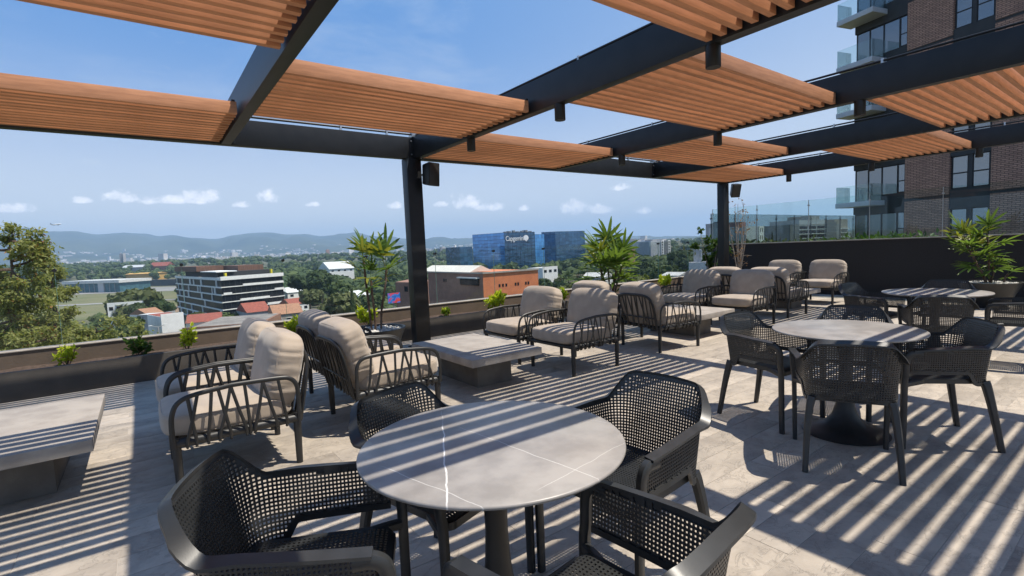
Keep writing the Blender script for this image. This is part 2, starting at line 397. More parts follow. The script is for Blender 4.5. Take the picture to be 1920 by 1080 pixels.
# ------------------------------------------------------------------ pergola
ZB, ZT = 2.77, 3.08
BR = [-1.62, .97, 3.42, 6.15, 8.95, 11.66]; BW = .10; FY = 6.80
pg = thing('pergola', 'black steel pergola with panels of orange brown wooden slats overhead', 'pergola', (0, 0, 0))
for bx in BR:
    m = MB().box((bx-BW, -3.2, ZB), (bx, FY, ZT))
    m.build('beam', 'steel_black', pg, bevel=.003)
    r = MB(); r.tube([(bx-BW/2, -3.2, ZT+.034), (bx-BW/2, FY, ZT+.034)], .012, 8)
    r.build('conduit', 'steel_black', pg, smooth=50)
    for y in (.4, 1.9, 3.4, 4.7, 6.0):
        MB().box((bx-BW/2-.012, y-.01, ZT), (bx-BW/2+.012, y+.01, ZT+.055)).build('clip', 'steel_bare', pg)
MB().box((BR[0]-BW-.6, FY+.002, ZB), (BR[-1]+.02, FY+.11, ZT)).build('edge_beam', 'steel_black', pg, bevel=.003)
MB().box((BR[0]-BW-.6, -3.31, ZB), (BR[-1]+.02, -3.202, ZT)).build('edge_beam', 'steel_black', pg, bevel=.003)
r = MB(); r.tube([(BR[0]-.6, FY+.05, ZT+.05), (BR[-1], FY+.05, ZT+.05)], .014, 8); r.build('conduit', 'steel_black', pg, smooth=50)
for x in (2.3, 2.95, 4.6, 5.4, 7.3, 8.1): MB().box((x-.012, FY+.03, ZT), (x+.012, FY+.07, ZT+.08)).build('clip', 'steel_bare', pg)
for bx in BR[1:]: MB().box((bx-BW-.01, FY-.03, ZT+.003), (bx+.01, FY+.1, ZT+.07)).build('junction_box', 'steel_bare', pg, bevel=.004)
for xr in (3.42, 11.66): MB().box((xr-.23, FY-.04, 0), (xr, FY+.13, ZB-.002)).build('post', 'steel_black', pg, bevel=.004)
for xr in (3.42, 11.66): MB().box((xr-.28, FY-.09, 0.001), (xr+.05, FY+.18, .012)).build('base_plate', 'steel_black', pg, bevel=.002)
PITCH, SWD, SHT = .1085, .046, .112
def panel(b, near):
    xa, xb = BR[b]+.004, BR[b+1]-BW-.022
    me = SL.get(b)
    if me is None:
        L = xb-xa; me = MB().box((-L/2, 0, 0), (L/2, SWD, SHT)).mesh('slat', 'slat_wood', bevel=.0016); SL[b] = me
    for k in range(13):
        o = obj('slat', me, pg); o.location = ((xa+xb)/2+random.uniform(-.004, .004), near+k*PITCH, ZB+.012+random.uniform(-.002, .002))
    for xe in (xa+.03, xb-.03):       # carrier angle on the beam
        MB().box((xe-.015, near-.01, ZB+.012+SHT), (xe+.015, near+12*PITCH+SWD, ZB+.024+SHT)).build('carrier', 'steel_black', pg)
SL = {}
for b in range(5):
    for near in ((5.40, 2.29, -.80) if b % 2 == 0 else (4.06, .72, -2.36)): panel(b, near)
# downlights under the beams
for bx in BR[1:]:                # end plates and bolts where the beams meet the edge beam
    MB().box((bx-BW-.05, FY-.008, ZB+.02), (bx+.05, FY, ZT-.02)).build('end_plate', 'steel_black', pg)
    for dx in (-BW-.03, .03):
        for z in (ZB+.06, ZT-.06): MB().tube([(bx+dx, FY-.02, z), (bx+dx, FY-.008, z)], .011, 6).build('bolt', 'steel_bare', pg)
for xr in (3.42, 11.66):
    g_ = MB(); g_.add([(xr-.23, FY-.045, ZB-.003), (xr-.23, FY-.045, ZB-.16), (xr-.23, FY-.13, ZB-.003), (xr-.222, FY-.045, ZB-.003), (xr-.222, FY-.045, ZB-.16), (xr-.222, FY-.13, ZB-.003)], [(0, 1, 2), (5, 4, 3), (0, 3, 4, 1), (1, 4, 5, 2), (2, 5, 3, 0)]); g_.build('gusset', 'steel_black', pg)
    c_ = MB(); c_.tube([(xr-.115, FY-.046, ZB-.005), (xr-.10, FY-.052, ZB-.12), (xr-.06, FY-.05, ZB-.22)], .006, 6); c_.build('cable', 'steel_black', pg)
def downlight(px, py, b, label):
    p = atz(px, py, ZB)
    t_ = thing('downlight', label, 'light', (BR[b]-BW/2, p.y, ZB-.001), 0, 'cylinder downlights under the pergola beams')
    m = MB(); m.lathe([(.038, -.148), (.043, -.15), (.05, -.15), (.052, -.147), (.052, 0)], 24); m.build('housing', 'steel_black', t_, smooth=40)
    MB().lathe([(.0, -.135), (.038, -.135), (.038, -.148)], 24, cap=False).build('reflector', 'steel_bare', t_, smooth=40)
for a in ((1332, 84, 2, 'large nearest cylinder downlight under the second beam, top right'), (1050, 196, 2, 'cylinder downlight in the middle of the beam that meets the front post'),
          (886, 260, 2, 'cylinder downlight nearest the front post on its beam'), (1614, 190, 3, 'cylinder downlight beside the brick tower balcony, under the third beam'),
          (1350, 251, 3, 'cylinder downlight under the third beam above the rear post'), (1173, 292, 3, 'cylinder downlight at the outer end of the third beam'),
          (1483, 328, 5, 'cylinder downlight on the last beam, right of the rear post'), (1640, 307, 5, 'cylinder downlight on the last beam in front of the tower windows'),
          (1834, 277, 5, 'cylinder downlight on the last beam at the far right slat panel')): downlight(*a)
def speaker(loc, rz, tilt, label):
    t_ = thing('loudspeaker', label, 'speaker', loc, rz)
    M = Matrix.Rotation(tilt, 4, 'X')
    m = MB(); m.add([M@Vector(p) for p in ((-.11, 0, -.17), (.11, 0, -.17), (.085, .17, -.14), (-.085, .17, -.14), (-.11, 0, .17), (.11, 0, .17), (.085, .17, .14), (-.085, .17, .14))],
          [(0, 3, 2, 1), (4, 5, 6, 7), (0, 1, 5, 4), (1, 2, 6, 5), (2, 3, 7, 6), (3, 0, 4, 7)])
    m.build('cabinet', 'steel_black', t_, bevel=.02)
    m = MB().box((-.095, -.008, -.155), (.095, .004, .155), M=M); m.build('grille', 'net_resin', t_, bevel=.006)
    m = MB(); m.tube([M@Vector((0, .14, 0)), M@Vector((0, .20, 0)), (0, .25, .02)], .018, 8); m.build('bracket', 'steel_black', t_, smooth=50)
speaker((3.50, 6.52, 2.52), radians(16), radians(4), 'black loudspeaker on a bracket at the top of the front post')
speaker((11.83, 6.66, 2.58), radians(-38), radians(22), 'black tilted loudspeaker on the rear post below the slats')
# ------------------------------------------------------------------ perforated resin armchair
def smoothstep(a, b, x):
    t = max(0, min(1, (x-a)/(b-a))); return t*t*(3-2*t)
def holed(mb, grid, hole=.30, skip=None):
    """grid[i][j] -> Vector; every cell becomes a frame round a square hole"""
    ni = len(grid)-1; nj = len(grid[0])-1; base = len(mb.v); idx = {}
    def vid(i, j):
        if (i, j) not in idx: idx[(i, j)] = len(mb.v); mb.v.append(tuple(grid[i][j]))
        return idx[(i, j)]
    for i in range(ni):
        for j in range(nj):
            if any(grid[a][b] is None for a, b in ((i, j), (i+1, j), (i+1, j+1), (i, j+1))): continue
            q = [grid[i][j], grid[i+1][j], grid[i+1][j+1], grid[i][j+1]]; o = [vid(i, j), vid(i+1, j), vid(i+1, j+1), vid(i, j+1)]
            if skip and skip(i, j): mb.f.append(tuple(o)); mb.m.append(0); continue
            def P(a, b): return q[0]*(1-a)*(1-b)+q[1]*a*(1-b)+q[2]*a*b+q[3]*(1-a)*b
            h = hole; n0 = len(mb.v)
            mb.v += [tuple(P(h, h)), tuple(P(1-h, h)), tuple(P(1-h, 1-h)), tuple(P(h, 1-h))]
            for k in range(4): l = (k+1) % 4; mb.f.append((o[k], o[l], n0+l, n0+k)); mb.m.append(0)
def solidify(me, th):
    bm = bmesh.new(); bm.from_mesh(me); bmesh.ops.recalc_face_normals(bm, faces=bm.faces)
    bmesh.ops.solidify(bm, geom=list(bm.faces), thickness=th); bm.to_mesh(me); bm.free()
    me.polygons.foreach_set('use_smooth', [True]*len(me.polygons)); me.set_sharp_from_angle(angle=radians(35))
half = catmull([(0, -.224, 0), (.09, -.223, 0), (.165, -.216, 0), (.214, -.182, 0), (.233, -.11, 0), (.243, -.02, 0), (.249, .08, 0), (.252, .17, 0), (.253, .228, 0)], 10)
NH = 50
hp, HL = resample(half, NH)
pathp = [Vector((-p.x, p.y, 0)) for p in hp[::-1]][:-1]+hp
svals = [-HL+HL*i/NH for i in range(2*NH+1)]
def nrm(i):
    a = pathp[max(0, i-1)]; b = pathp[min(len(pathp)-1, i+1)]; t = (b-a).normalized(); return Vector((t.y, -t.x, 0))
def top_h(s): s = abs(s); return .802-.008*min(1, s/.16)**2-(smoothstep(.150, .250, s))*.122-max(0, s-.33)*.06
def bot_h(s): s = abs(s); return .435+smoothstep(.27, .33, s)*.075
def S(i, z):
    s = abs(svals[i]); k = .15*(1-smoothstep(.12, .34, s))+.07*smoothstep(.12, .34, s)
    bulge = .014*max(0, (z-.60)/.2)**2*(1-smoothstep(.1, .4, s))
    return pathp[i]+Vector((0, 0, z))+nrm(i)*(k*(z-.45)+bulge)
def make_net_chair():
    t = thing('armchair', 'x', 'chair')
    mb = MB(); dz = .0138; nr = 28; z0 = .435; grid = []
    for i in range(len(pathp)):
        col = []
        for j in range(nr):
            z = z0+dz*j
            col.append(S(i, z) if (z >= bot_h(svals[i])-.001 and z <= top_h(svals[i])-.012) else None)
        grid.append(col)
    holed(mb, grid, .23)
    # solid strips closing the shell up to its curved rim and down to its lower edge
    def tz(i): js = [j for j in range(nr) if grid[i][j] is not None]; return z0+dz*js[-1]
    def bz(i): js = [j for j in range(nr) if grid[i][j] is not None]; return z0+dz*js[0]
    for i in range(len(pathp)-1):
        a = min(tz(i), tz(i+1)); b = max(bz(i), bz(i+1))
        mb.add([S(i, a), S(i+1, a), S(i+1, top_h(svals[i+1])), S(i, top_h(svals[i]))], [(0, 1, 2, 3)])
        mb.add([S(i, bot_h(svals[i])-.004), S(i+1, bot_h(svals[i+1])-.004), S(i+1, max(b, bot_h(svals[i+1]))), S(i, max(b, bot_h(svals[i])))], [(0, 1, 2, 3)])
    me = mb.mesh('shell', 'net_resin'); solidify(me, .0045); obj('shell', me, t)
    for sgn in (-1, 1):     # stiff lower edge of each arm panel
        ids = [i for i in range(len(pathp)) if svals[i]*sgn > .24]
        m = MB(); m.sweep([S(i, bot_h(svals[i])-.008) for i in ids], [(-.006, -.012), (.006, -.012), (.006, .010), (-.006, .010)], Vector((0, 0, 1))); m.build('lower_rail', 'net_resin', t, smooth=40)
    # wide smooth rim that runs along both arms and over the back
    rim = [S(i, top_h(svals[i])) for i in range(len(pathp))]; ups = []
    r = MB(); V = []
    for i, p in enumerate(rim):
        n = nrm(i); wd = .033 if abs(svals[i]) > .2 else .027
        s = abs(svals[i]); dn = -.004-.012*(1-smoothstep(.15, .35, s))
        a = p-n*.004; b = p+n*wd+Vector((0, 0, dn)); V.append((a+Vector((0, 0, .005)), b+Vector((0, 0, .003)), b-Vector((0, 0, .006))+n*.001, a-Vector((0, 0, .006))))
    fs = []
    for i in range(len(V)-1):
        for q in range(4): l = (q+1) % 4; fs.append((i*4+q, i*4+l, (i+1)*4+l, (i+1)*4+q))
    r.add([x for v in V for x in v], fs+[(3, 2, 1, 0), tuple(len(V)*4-4+k for k in range(4))])
    r.build('rim', 'net_resin', t, smooth=50)
    # seat
    g = []; n = 30
    for i in range(n+1):
        col = []
        for j in range(n+1):
            u = i/n*2-1; v = j/n; x = u*(.212-.012*(1-v)); y = -.212+v*.452
            z = .452-.016*(1-u*u)*sin(pi*min(1, v*1.05))-.018*max(0, (v-.86)/.14)**2+.006*(1-v)
            # rounded corners
            e = max(0, abs(u)-.86)/.14; f = max(0, abs(v*2-1)-.86)/.14
            if e > 0 and f > 0: x -= math.copysign(.012*e*f, u); y -= math.copysign(.012*e*f, v-.5)
            col.append(Vector((x, y, z)))
        g.append(col)
    mb = MB(); holed(mb, g, .24, lambda i, j: i < 1 or j < 1 or i > n-2 or j > n-2)
    me = mb.mesh('seat', 'net_resin'); solidify(me, .0045); seat = obj('seat', me, t)
    ring = [g[i][0] for i in range(n+1)]+[g[n][j] for j in range(1, n+1)]+[g[i][n] for i in range(n-1, -1, -1)]+[g[0][j] for j in range(n-1, 0, -1)]
    mb = MB(); mb.sweep([p-Vector((0, 0, .016)) for p in ring], [(-.006, -.016), (.006, -.016), (.006, .013), (-.006, .013)], Vector((0, 0, 1)), closed=True); mb.build('apron', 'net_resin', t, smooth=40)
    sec = lambda a, b: [(-a, -b*.6), (-a*.6, -b), (a*.6, -b), (a, -b*.6), (a, b*.6), (a*.6, b), (-a*.6, b), (-a, b*.6)]
    for sx_ in (-1, 1):
        e = S(len(pathp)-1 if sx_ > 0 else 0, .645)
        # front leg: arm end rolls over and drops to the floor
        pth = catmull([(e.x+sx_*.010, e.y-.05, e.z-.016), (e.x+sx_*.012, e.y+.005, e.z-.016), (e.x+sx_*.010, e.y+.033, e.z-.05), (e.x+sx_*.004, e.y+.036, .50), (sx_*.264, .266, .44), (sx_*.260, .266, .2), (sx_*.258, .268, 0)], 6)
        ups = [Vector((sx_, 0, 0))]*len(pth)
        m = MB(); m.sweep(pth, sec(.018, .015), ups, scale=[1.15-.25*i/len(pth) for i in range(len(pth))]); m.build('leg', 'net_resin', t, smooth=40)
        pth = catmull([(sx_*.195, -.195, .438), (sx_*.205, -.205, .40), (sx_*.222, -.232, .25), (sx_*.236, -.275, 0)], 6)
        m = MB(); m.sweep(pth, sec(.021, .019), [Vector((sx_, 0, 0))]*len(pth), scale=[1.25-.5*i/len(pth) for i in range(len(pth))]); m.build('leg', 'net_resin', t, smooth=40)
        # bracket from the seat side to the front leg, and lower rail of the arm panel
        m = MB(); m.sweep(catmull([(sx_*.19, .12, .435), (sx_*.23, .20, .43), (sx_*.258, .258, .425)], 5), sec(.016, .017), Vector((0, 0, 1))); m.build('bracket', 'net_resin', t, smooth=40)
    return t
net0 = make_net_chair(); index_kids(); net_used = [False]
def net_chair(x, y, fx, fy, label, grp):
    o = net0 if not net_used[0] else copy_tree(net0); net_used[0] = True
    o.location = (x, y, 0); o.rotation_euler = (0, 0, face_rot(fx, fy)); tag(o, label, 'chair', grp)
NG = 'black perforated armchairs round the tables'
for a in ((.335, 1.555, .89, -.45, 'black perforated armchair at the lower left, left of the veined table'), (.865, .845, -.13, .99, 'black perforated armchair at the bottom, nearest the camera, right of the veined table'),
          (1.575, 1.385, -.99, -.05, 'black perforated armchair right of the veined table, back to the floor stripes'), (.93, 1.83, .31, -.95, 'black perforated armchair behind the veined table, next to the lounge chairs'),
          (3.44, 1.24, .89, .46, 'black perforated armchair seen from behind, in front of the second table'), (3.88, 1.93, -.12, -.99, 'black perforated armchair on the left side of the second table, sunlit inside'),
          (4.25, 1.02, -.62, .78, 'black perforated armchair on the right side of the second table'), (4.56, 1.60, -.95, -.30, 'black perforated armchair behind the second table, only its back showing'),
          (6.25, 1.46, .92, .35, 'black perforated armchair seen from behind, in front of the far table'), (7.08, 2.27, -.12, -.99, 'black perforated armchair at the far table, nearest the dark wall, on its left'),
          (7.12, .98, -.15, .98, 'black perforated armchair cut by the right edge of the picture at the far table'), (7.62, 1.72, -1, -.1, 'black perforated armchair behind the far table, beside the bowl planter')):
    net_chair(*a, NG)
# ------------------------------------------------------------------ round tables
def vein_stone():
    m = MATS['stone_top'].copy(); m.name = 'veined_stone'; t = NT(m.node_tree); p = next(n for n in t.n if n.type == 'BSDF_PRINCIPLED')
    src = p.inputs['Base Color'].links[0].from_socket; tcn = t.new('ShaderNodeTexCoord')
    nz = t.new('ShaderNodeTexNoise'); nz.inputs['Scale'].default_value = 9; nz.inputs['Detail'].default_value = 6; t.l.new(tcn.outputs['Object'], nz.inputs['Vector'])
    sp = t.new('ShaderNodeSeparateXYZ'); t.l.new(tcn.outputs['Object'], sp.inputs[0]); wob = t.math('MULTIPLY', t.math('SUBTRACT', nz.outputs[0], .5), .022)
    ctr = Vector((.935, 1.424)); acc = None
    for (a, b, wd, st) in (((831, 795), (838, 948), .0024, .95), ((828, 770), (831, 800), .0013, .5), ((720, 875), (908, 950), .0012, .6), ((860, 800), (1125, 897), .0012, .65), ((1172, 828), (1020, 912), .001, .5), ((1110, 786), (1160, 797), .001, .5)):
        A = atz(*a, .742); B = atz(*b, .742); A = Vector((A.x, A.y))-ctr; B = Vector((B.x, B.y))-ctr; d = (B-A).normalized(); n = Vector((-d.y, d.x)); L = (B-A).length
        dist = t.math('ABSOLUTE', t.math('ADD', t.math('SUBTRACT', t.math('ADD', t.math('MULTIPLY', sp.outputs[0], n.x), t.math('MULTIPLY', sp.outputs[1], n.y)), A.dot(n)), wob))
        al = t.math('SUBTRACT', t.math('ADD', t.math('MULTIPLY', sp.outputs[0], d.x), t.math('MULTIPLY', sp.outputs[1], d.y)), A.dot(d))
        m1 = t.math('MULTIPLY', t.ss(al, -.03, .04), t.math('SUBTRACT', 1.0, t.ss(al, L-.04, L+.05)))
        f = t.math('MULTIPLY', t.math('MULTIPLY', t.math('SUBTRACT', 1.0, t.ss(dist, wd*.5, wd*1.5)), m1), st)
        acc = f if acc is None else t.math('MAXIMUM', acc, f)
    t.l.new(t.mix(acc, src, (.75, .73, .70, 1)), p.inputs['Base Color']); MATS['veined_stone'] = m
vein_stone()
def round_table(x, y, R, label, mt):
    t = thing('round_table', label, 'table', (x, y, 0), 0, 'round stone topped tables')
    m = MB(); m.lathe([(R-.012, .724), (R-.002, .728), (R, .733), (R-.001, .737), (R-.004, .740), (0.001, .741)], 96); m.build('tabletop', mt, t, smooth=50)
    m = MB(); m.lathe([(.27, .001), (.272, .006), (.262, .014), (.20, .03), (.13, .065), (.085, .115), (.060, .19), (.046, .30), (.040, .42), (.042, .55), (.052, .66), (.075, .708), (.11, .722), (.0, .7225)], 48, cap=False); m.build('pedestal', 'lounge_resin', t, smooth=60)
round_table(.935, 1.424, .455, 'round grey stone table with white veins in the foreground', 'veined_stone')
round_table(3.942, 1.424, .46, 'plain round grey table at the middle right with trumpet pedestal', 'stone_top')
round_table(6.917, 1.64, .472, 'round grey table furthest back at the right, before the dark wall', 'stone_top')
# ------------------------------------------------------------------ lounge chair with cushions
def cushion(w, d, h, bul, rnd=5.5, seed=0, wr=.006, n=26):
    """soft rounded block centred in x and y, from z=0 to h"""
    bm = bmesh.new(); bmesh.ops.create_cube(bm, size=2); bmesh.ops.subdivide_edges(bm, edges=bm.edges[:], cuts=n, use_grid_fill=True)
    for v in bm.verts:
        c = v.co; e = rnd
        L = (abs(c.x)**e+abs(c.y)**e+abs(c.z)**3.2)**(1/e) if False else (abs(c.x)**e+abs(c.y)**e+abs(c.z)**e)**(1/e); p = Vector((c.x/L, c.y/L, c.z/L)); m = max(abs(p.x), abs(p.y), abs(p.z)) or 1
        X = max(-1, min(1, p.x*1.0)); Y = p.y; Z = p.z
        puff = (1-X**4)*(1-Y**4)
        q = Vector((X*w/2, Y*d/2, Z*h/2))
        q.z += math.copysign(bul, Z)*puff*(abs(Z) > .3)
        # tailored wrinkles gathered along the side seams
        sgn_ = 1 if X > 0 else -1; yy = Y*d
        k = smoothstep(.50, .96, abs(X)); warp = 2.6*mnoise.noise(Vector((Y*1.7, sgn_*3+seed, Z*.5)))
        wv = sin(yy*78+warp+abs(X)*3)*max(0, .35+mnoise.noise(Vector((Y*3.1+seed, sgn_*5, Z*.4))))+.5*sin(yy*41+warp*1.7)
        k2 = smoothstep(.7, .98, abs(Y))*.5; wv2 = sin(X*w*60+warp)*mnoise.noise(Vector((X*4+seed, Y, Z*.5)))
        wv = wv*k+wv2*k2; k = 1
        q += q.normalized()*wr*k*wv
        q.z += .004*mnoise.noise(Vector((X*2.2, Y*2.2, seed+Z)))*puff
        v.co = q+Vector((0, 0, h/2))
    me = bpy.data.meshes.new('cushion'); bm.to_mesh(me); bm.free(); me.materials.append(MATS['fabric'])
    me.polygons.foreach_set('use_smooth', [True]*len(me.polygons)); return me
def make_lounge():
    t = thing('lounge_chair', 'x', 'armchair')
    HW, HD, ZF = .352, .345, .315           # half width, half depth, frame height
    fr = MB(); fr.tube([(-HW, HD, ZF), (HW, HD, ZF)], .021, 10); fr.tube([(-HW, -HD, ZF), (HW, -HD, ZF)], .021, 10)
    for s in (-1, 1): fr.tube([(s*HW, -HD-.01, ZF), (s*HW, HD+.01, ZF)], .029, 12)
    for k in range(9): x = -HW+.07+k*(2*HW-.14)/8; fr.box((x-.012, -HD, ZF-.006), (x+.012, HD, ZF+.008))
    fr.build('frame', 'lounge_resin', t, smooth=40)
    for sx_ in (-1, 1):
        for sy in (-1, 1):
            m = MB(); m.tube([(sx_*HW, sy*HD, ZF+.03), (sx_*HW, sy*HD, ZF-.05), (sx_*(HW-.002), sy*(HD-.002), 0)], .025, 12, scale=[.98, 1, .84]); m.build('leg', 'lounge_resin', t, smooth=40)
    # arms: bowed rail on slanting rods
    rod_pat = [(-.72, -.80), (-.42, -.62), (-.50, -.24), (-.14, -.16), (.10, -.10), (.10, .34), (.32, .16), (.50, .52), (.70, .84), (.86, .70)]
    for sx_ in (-1, 1):
        m = MB(); xo = sx_*(HW+.028); yf, yr, zt = HD+.012, -HD-.012, .618
        prof = [(yf, ZF-.02), (yf+.004, ZF+.10), (yf-.004, .50), (yf-.035, .565), (yf-.11, .600), (yf-.28, .618), (0, .622), (yr+.12, .614), (yr+.045, .598), (yr+.008, .55), (yr, .46), (yr, ZF-.02)]
        pth = catmull([(xo+sx_*.012*sin(pi*i/(len(prof)-1)), y, z) for i, (y, z) in enumerate(prof)], 5)
        m.sweep(pth, [(.0145*cos(a*pi/4), .009*sin(a*pi/4)) for a in range(8)], [Vector((sx_, 0, 0))]*len(pth))
        def railz(y):
            best = min(pth[8:-8], key=lambda p: abs(p.y-y)); return best
        for (a, b) in rod_pat:
            pt = railz(a*HD*.93); q0 = Vector((xo+sx_*.004, b*HD, ZF-.022))
            m.sweep([q0, q0+Vector((sx_*.006, 0, .03)), pt.lerp(q0, .5)+Vector((sx_*.012, 0, 0)), pt-Vector((0, 0, .004))], [(.010*cos(a_*pi/3), .0065*sin(a_*pi/3)) for a_ in range(6)], Vector((sx_, .01, 0)))
            m.tube([q0+Vector((-sx_*.03, 0, -.014)), q0+Vector((-sx_*.012, 0, -.012)), q0], .008, 6)
        m.build('arm', 'lounge_resin', t, smooth=50)
    # backrest: rounded arch filled with rods, leaning back
    lean = .20; B = lambda x, z: Vector((x, -HD-.03-(z-ZF)*lean, z))
    m = MB(); hb = HW-.015; ht = .735
    arch = [(-hb, ZF-.02), (-hb, .50), (-hb+.008, .62), (-hb+.06, .70), (-hb+.16, ht-.004), (0, ht), (hb-.16, ht-.004), (hb-.06, .70), (hb-.008, .62), (hb, .50), (hb, ZF-.02)]
    pth = catmull([B(x, z) for x, z in arch], 5); m.sweep(pth, [(.019*cos(a*pi/4), .014*sin(a*pi/4)) for a in range(8)], [Vector((0, -1, -.2))]*len(pth))
    for (a, b) in ((-.84, -.80), (-.66, -.52), (-.46, -.62), (-.36, -.16), (-.12, -.30), (.04, .06), (.16, .02), (.30, .52), (.50, .30), (.62, .62), (.84, .80)):
        zt = min(pth[6:-6], key=lambda p: abs(p.x-a*hb)).z; p1 = B(a*hb, zt); p0 = B(b*hb, ZF-.02)
        m.sweep([p0, p1], [(.0095*cos(a_*pi/3), .0075*sin(a_*pi/3)) for a_ in range(6)], Vector((0, -1, 0)))
    m.tube([B(-hb, .44), B(0, .44), B(hb, .44)], .009, 6)
    m.build('backrest', 'lounge_resin', t, smooth=50)
    s = obj('seat_cushion', cushion(.70, .76, .150, .012, seed=1, wr=.004), t); s.location = (0, .035, ZF+.015); s.rotation_euler = (radians(1.5), 0, 0)
    b = obj('back_cushion', cushion(.70, .52, .20, .022, rnd=4.4, seed=5, wr=.0055, n=40), t)
    b.rotation_euler = (radians(104), 0, 0); b.location = (0, -.155, .690)
    b.location = Vector((0, -.21, .655))
    for cu, w_, d_, h_, e_ in ((s, .70, .76, .150, 5.5), (b, .70, .52, .20, 4.4)):
        for zz in (-.72, .72):
            pts = []
            for k in range(64):
                a = 2*pi*k/64; c_, s_ = cos(a), sin(a); L_ = (abs(c_)**e_+abs(s_)**e_)**(1/e_)
                sc = (1-abs(zz)**e_)**(1/e_); pts.append((c_/L_*sc*w_/2*1.002, s_/L_*sc*d_/2*1.002, zz*h_/2+h_/2))
            m = MB(); m.tube(pts, .0045, 5, closed=True); m.build('piping', 'fabric', cu, smooth=60)
    return t
lg0 = make_lounge(); index_kids(); lg_used = [False]
LG = 'cushioned lounge chairs in facing pairs'
def lounge(x, y, ang, label):
    o = lg0 if not lg_used[0] else copy_tree(lg0); lg_used[0] = True
    o.location = (x, y, 0); a = radians(ang); o.rotation_euler = (0, 0, face_rot(cos(a), sin(a))); tag(o, label, 'armchair', LG)
LEFT, RIGHT = 180, 0
for a in ((.43, 3.95, LEFT, 'taupe lounge chair nearest the camera at the left, side arm of slanting rods'), (.43, 4.80, LEFT, 'taupe lounge chair at the left between its twin and the planter, striped back cushion'),
          (1.62, 4.16, RIGHT, 'taupe lounge chair facing the middle coffee table, nearer of its left pair'), (1.66, 5.02, RIGHT, 'taupe lounge chair beside the dark bowl planter, its back behind the nearer twin'),
          (4.00, 4.26, LEFT, 'taupe lounge chair right of the middle coffee table, striped by slat shadows'), (3.95, 5.16, LEFT, 'taupe lounge chair right of the middle coffee table on the planter side'),
          (5.62, 4.28, -8, 'taupe lounge chair with its rod back turned to the camera, centre'), (5.60, 5.20, RIGHT, 'taupe lounge chair behind the striped one, only its cushion top showing'),
          (7.88, 4.36, LEFT, 'sunlit taupe lounge chair facing left behind the second table'), (7.72, 5.22, 176, 'fully striped taupe lounge chair right of the big palm'),
          (9.27, 4.46, RIGHT, 'taupe lounge chair seen from behind, left of the far coffee table'), (9.30, 5.30, RIGHT, 'taupe lounge chair by the rear post, back turned, planter side'),
          (11.50, 4.62, LEFT, 'taupe lounge chair standing free against the dark wall, rightmost'), (11.50, 5.52, LEFT, 'taupe lounge chair against the dark wall, left of the rightmost one')):
    lounge(*a)
# coffee tables
def coffee_table(x, y, label):
    t = thing('coffee_table', label, 'table', (x, y, 0), 0, 'low concrete coffee tables')
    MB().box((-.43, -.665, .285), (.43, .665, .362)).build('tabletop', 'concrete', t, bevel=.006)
    MB().box((-.215, -.40, 0), (.215, .40, .284)).build('base', 'concrete_shaded', t, bevel=.005)
for a in ((-.75, 4.58, 'low concrete coffee table cut by the left edge of the picture'), (2.88, 4.68, 'low square concrete coffee table in the middle between lounge chairs'),
          (6.70, 4.72, 'low pale coffee table beyond the chair with its back turned'), (10.35, 5.0, 'low pale coffee table furthest away near the dark wall')): coffee_table(*a)
# ------------------------------------------------------------------ plants on the terrace
def rdir(rng): 
    z = rng.uniform(-1, 1); a = rng.uniform(0, 2*pi); s = sqrt(1-z*z); return Vector((s*cos(a), s*sin(a), z))
def leaf(mb, p, d, n, L, Wd, fold=.25):
    d = d.normalized(); s = d.cross(n)
    if s.length < 1e-4: s = Vector((1, 0, 0))
    s.normalize(); u = s.cross(d)
    mb.add([p, p+d*L*.45+s*Wd+u*Wd*fold, p+d*L, p+d*L*.45-s*Wd+u*Wd*fold], [(0, 1, 2), (0, 2, 3)])
def fan_mesh(name, n, L, Wd, seed, mt, spread=78):
    rng = random.Random(seed); mb = MB()
    mb.sweep([(0, 0, 0), (0, .14, .03), (0, .26, .05)], [(-.006, -.004), (.006, -.004), (0, .006)], Vector((0, 0, 1)))
    c = Vector((0, .25, .05))
    for k in range(n):
        a = radians(-spread+2*spread*k/(n-1)+rng.uniform(-5, 5)); l = L*(1-.25*abs(a)/radians(90))*rng.uniform(.85, 1.1)
        d = Vector((sin(a), cos(a), rng.uniform(.0, .25))); s = Vector((cos(a), -sin(a), 0)); droop = rng.uniform(.05, .32)
        rows = []
        for q in range(6):
            t = q/5; w_ = Wd*sin(pi*min(.97, .10+.86*t))**.6*(1 if t < .92 else .5)
            p = c+d*(l*t)+Vector((0, 0, -droop*l*t*t)); rows.append((p-s*w_+Vector((0, 0, w_*.45)), p, p+s*w_+Vector((0, 0, w_*.45))))
        b = len(mb.v)
        for r in rows: mb.v += [tuple(x) for x in r]
        for q in range(5):
            for h in (0, 1): i = b+q*3+h; mb.f.append((i, i+1, i+4, i+3)); mb.m.append(0)
    return mb.mesh(name, mt, smooth=60)
FAN = [fan_mesh('leaf', 8, .42, .026, 1, 'leaf_palm'), fan_mesh('leaf', 6, .44, .030, 2, 'leaf_palm'), fan_mesh('leaf', 9, .38, .024, 3, 'leaf_palm', 100), fan_mesh('leaf', 6, .38, .027, 4, 'leaf_palm_yellow', 85)]
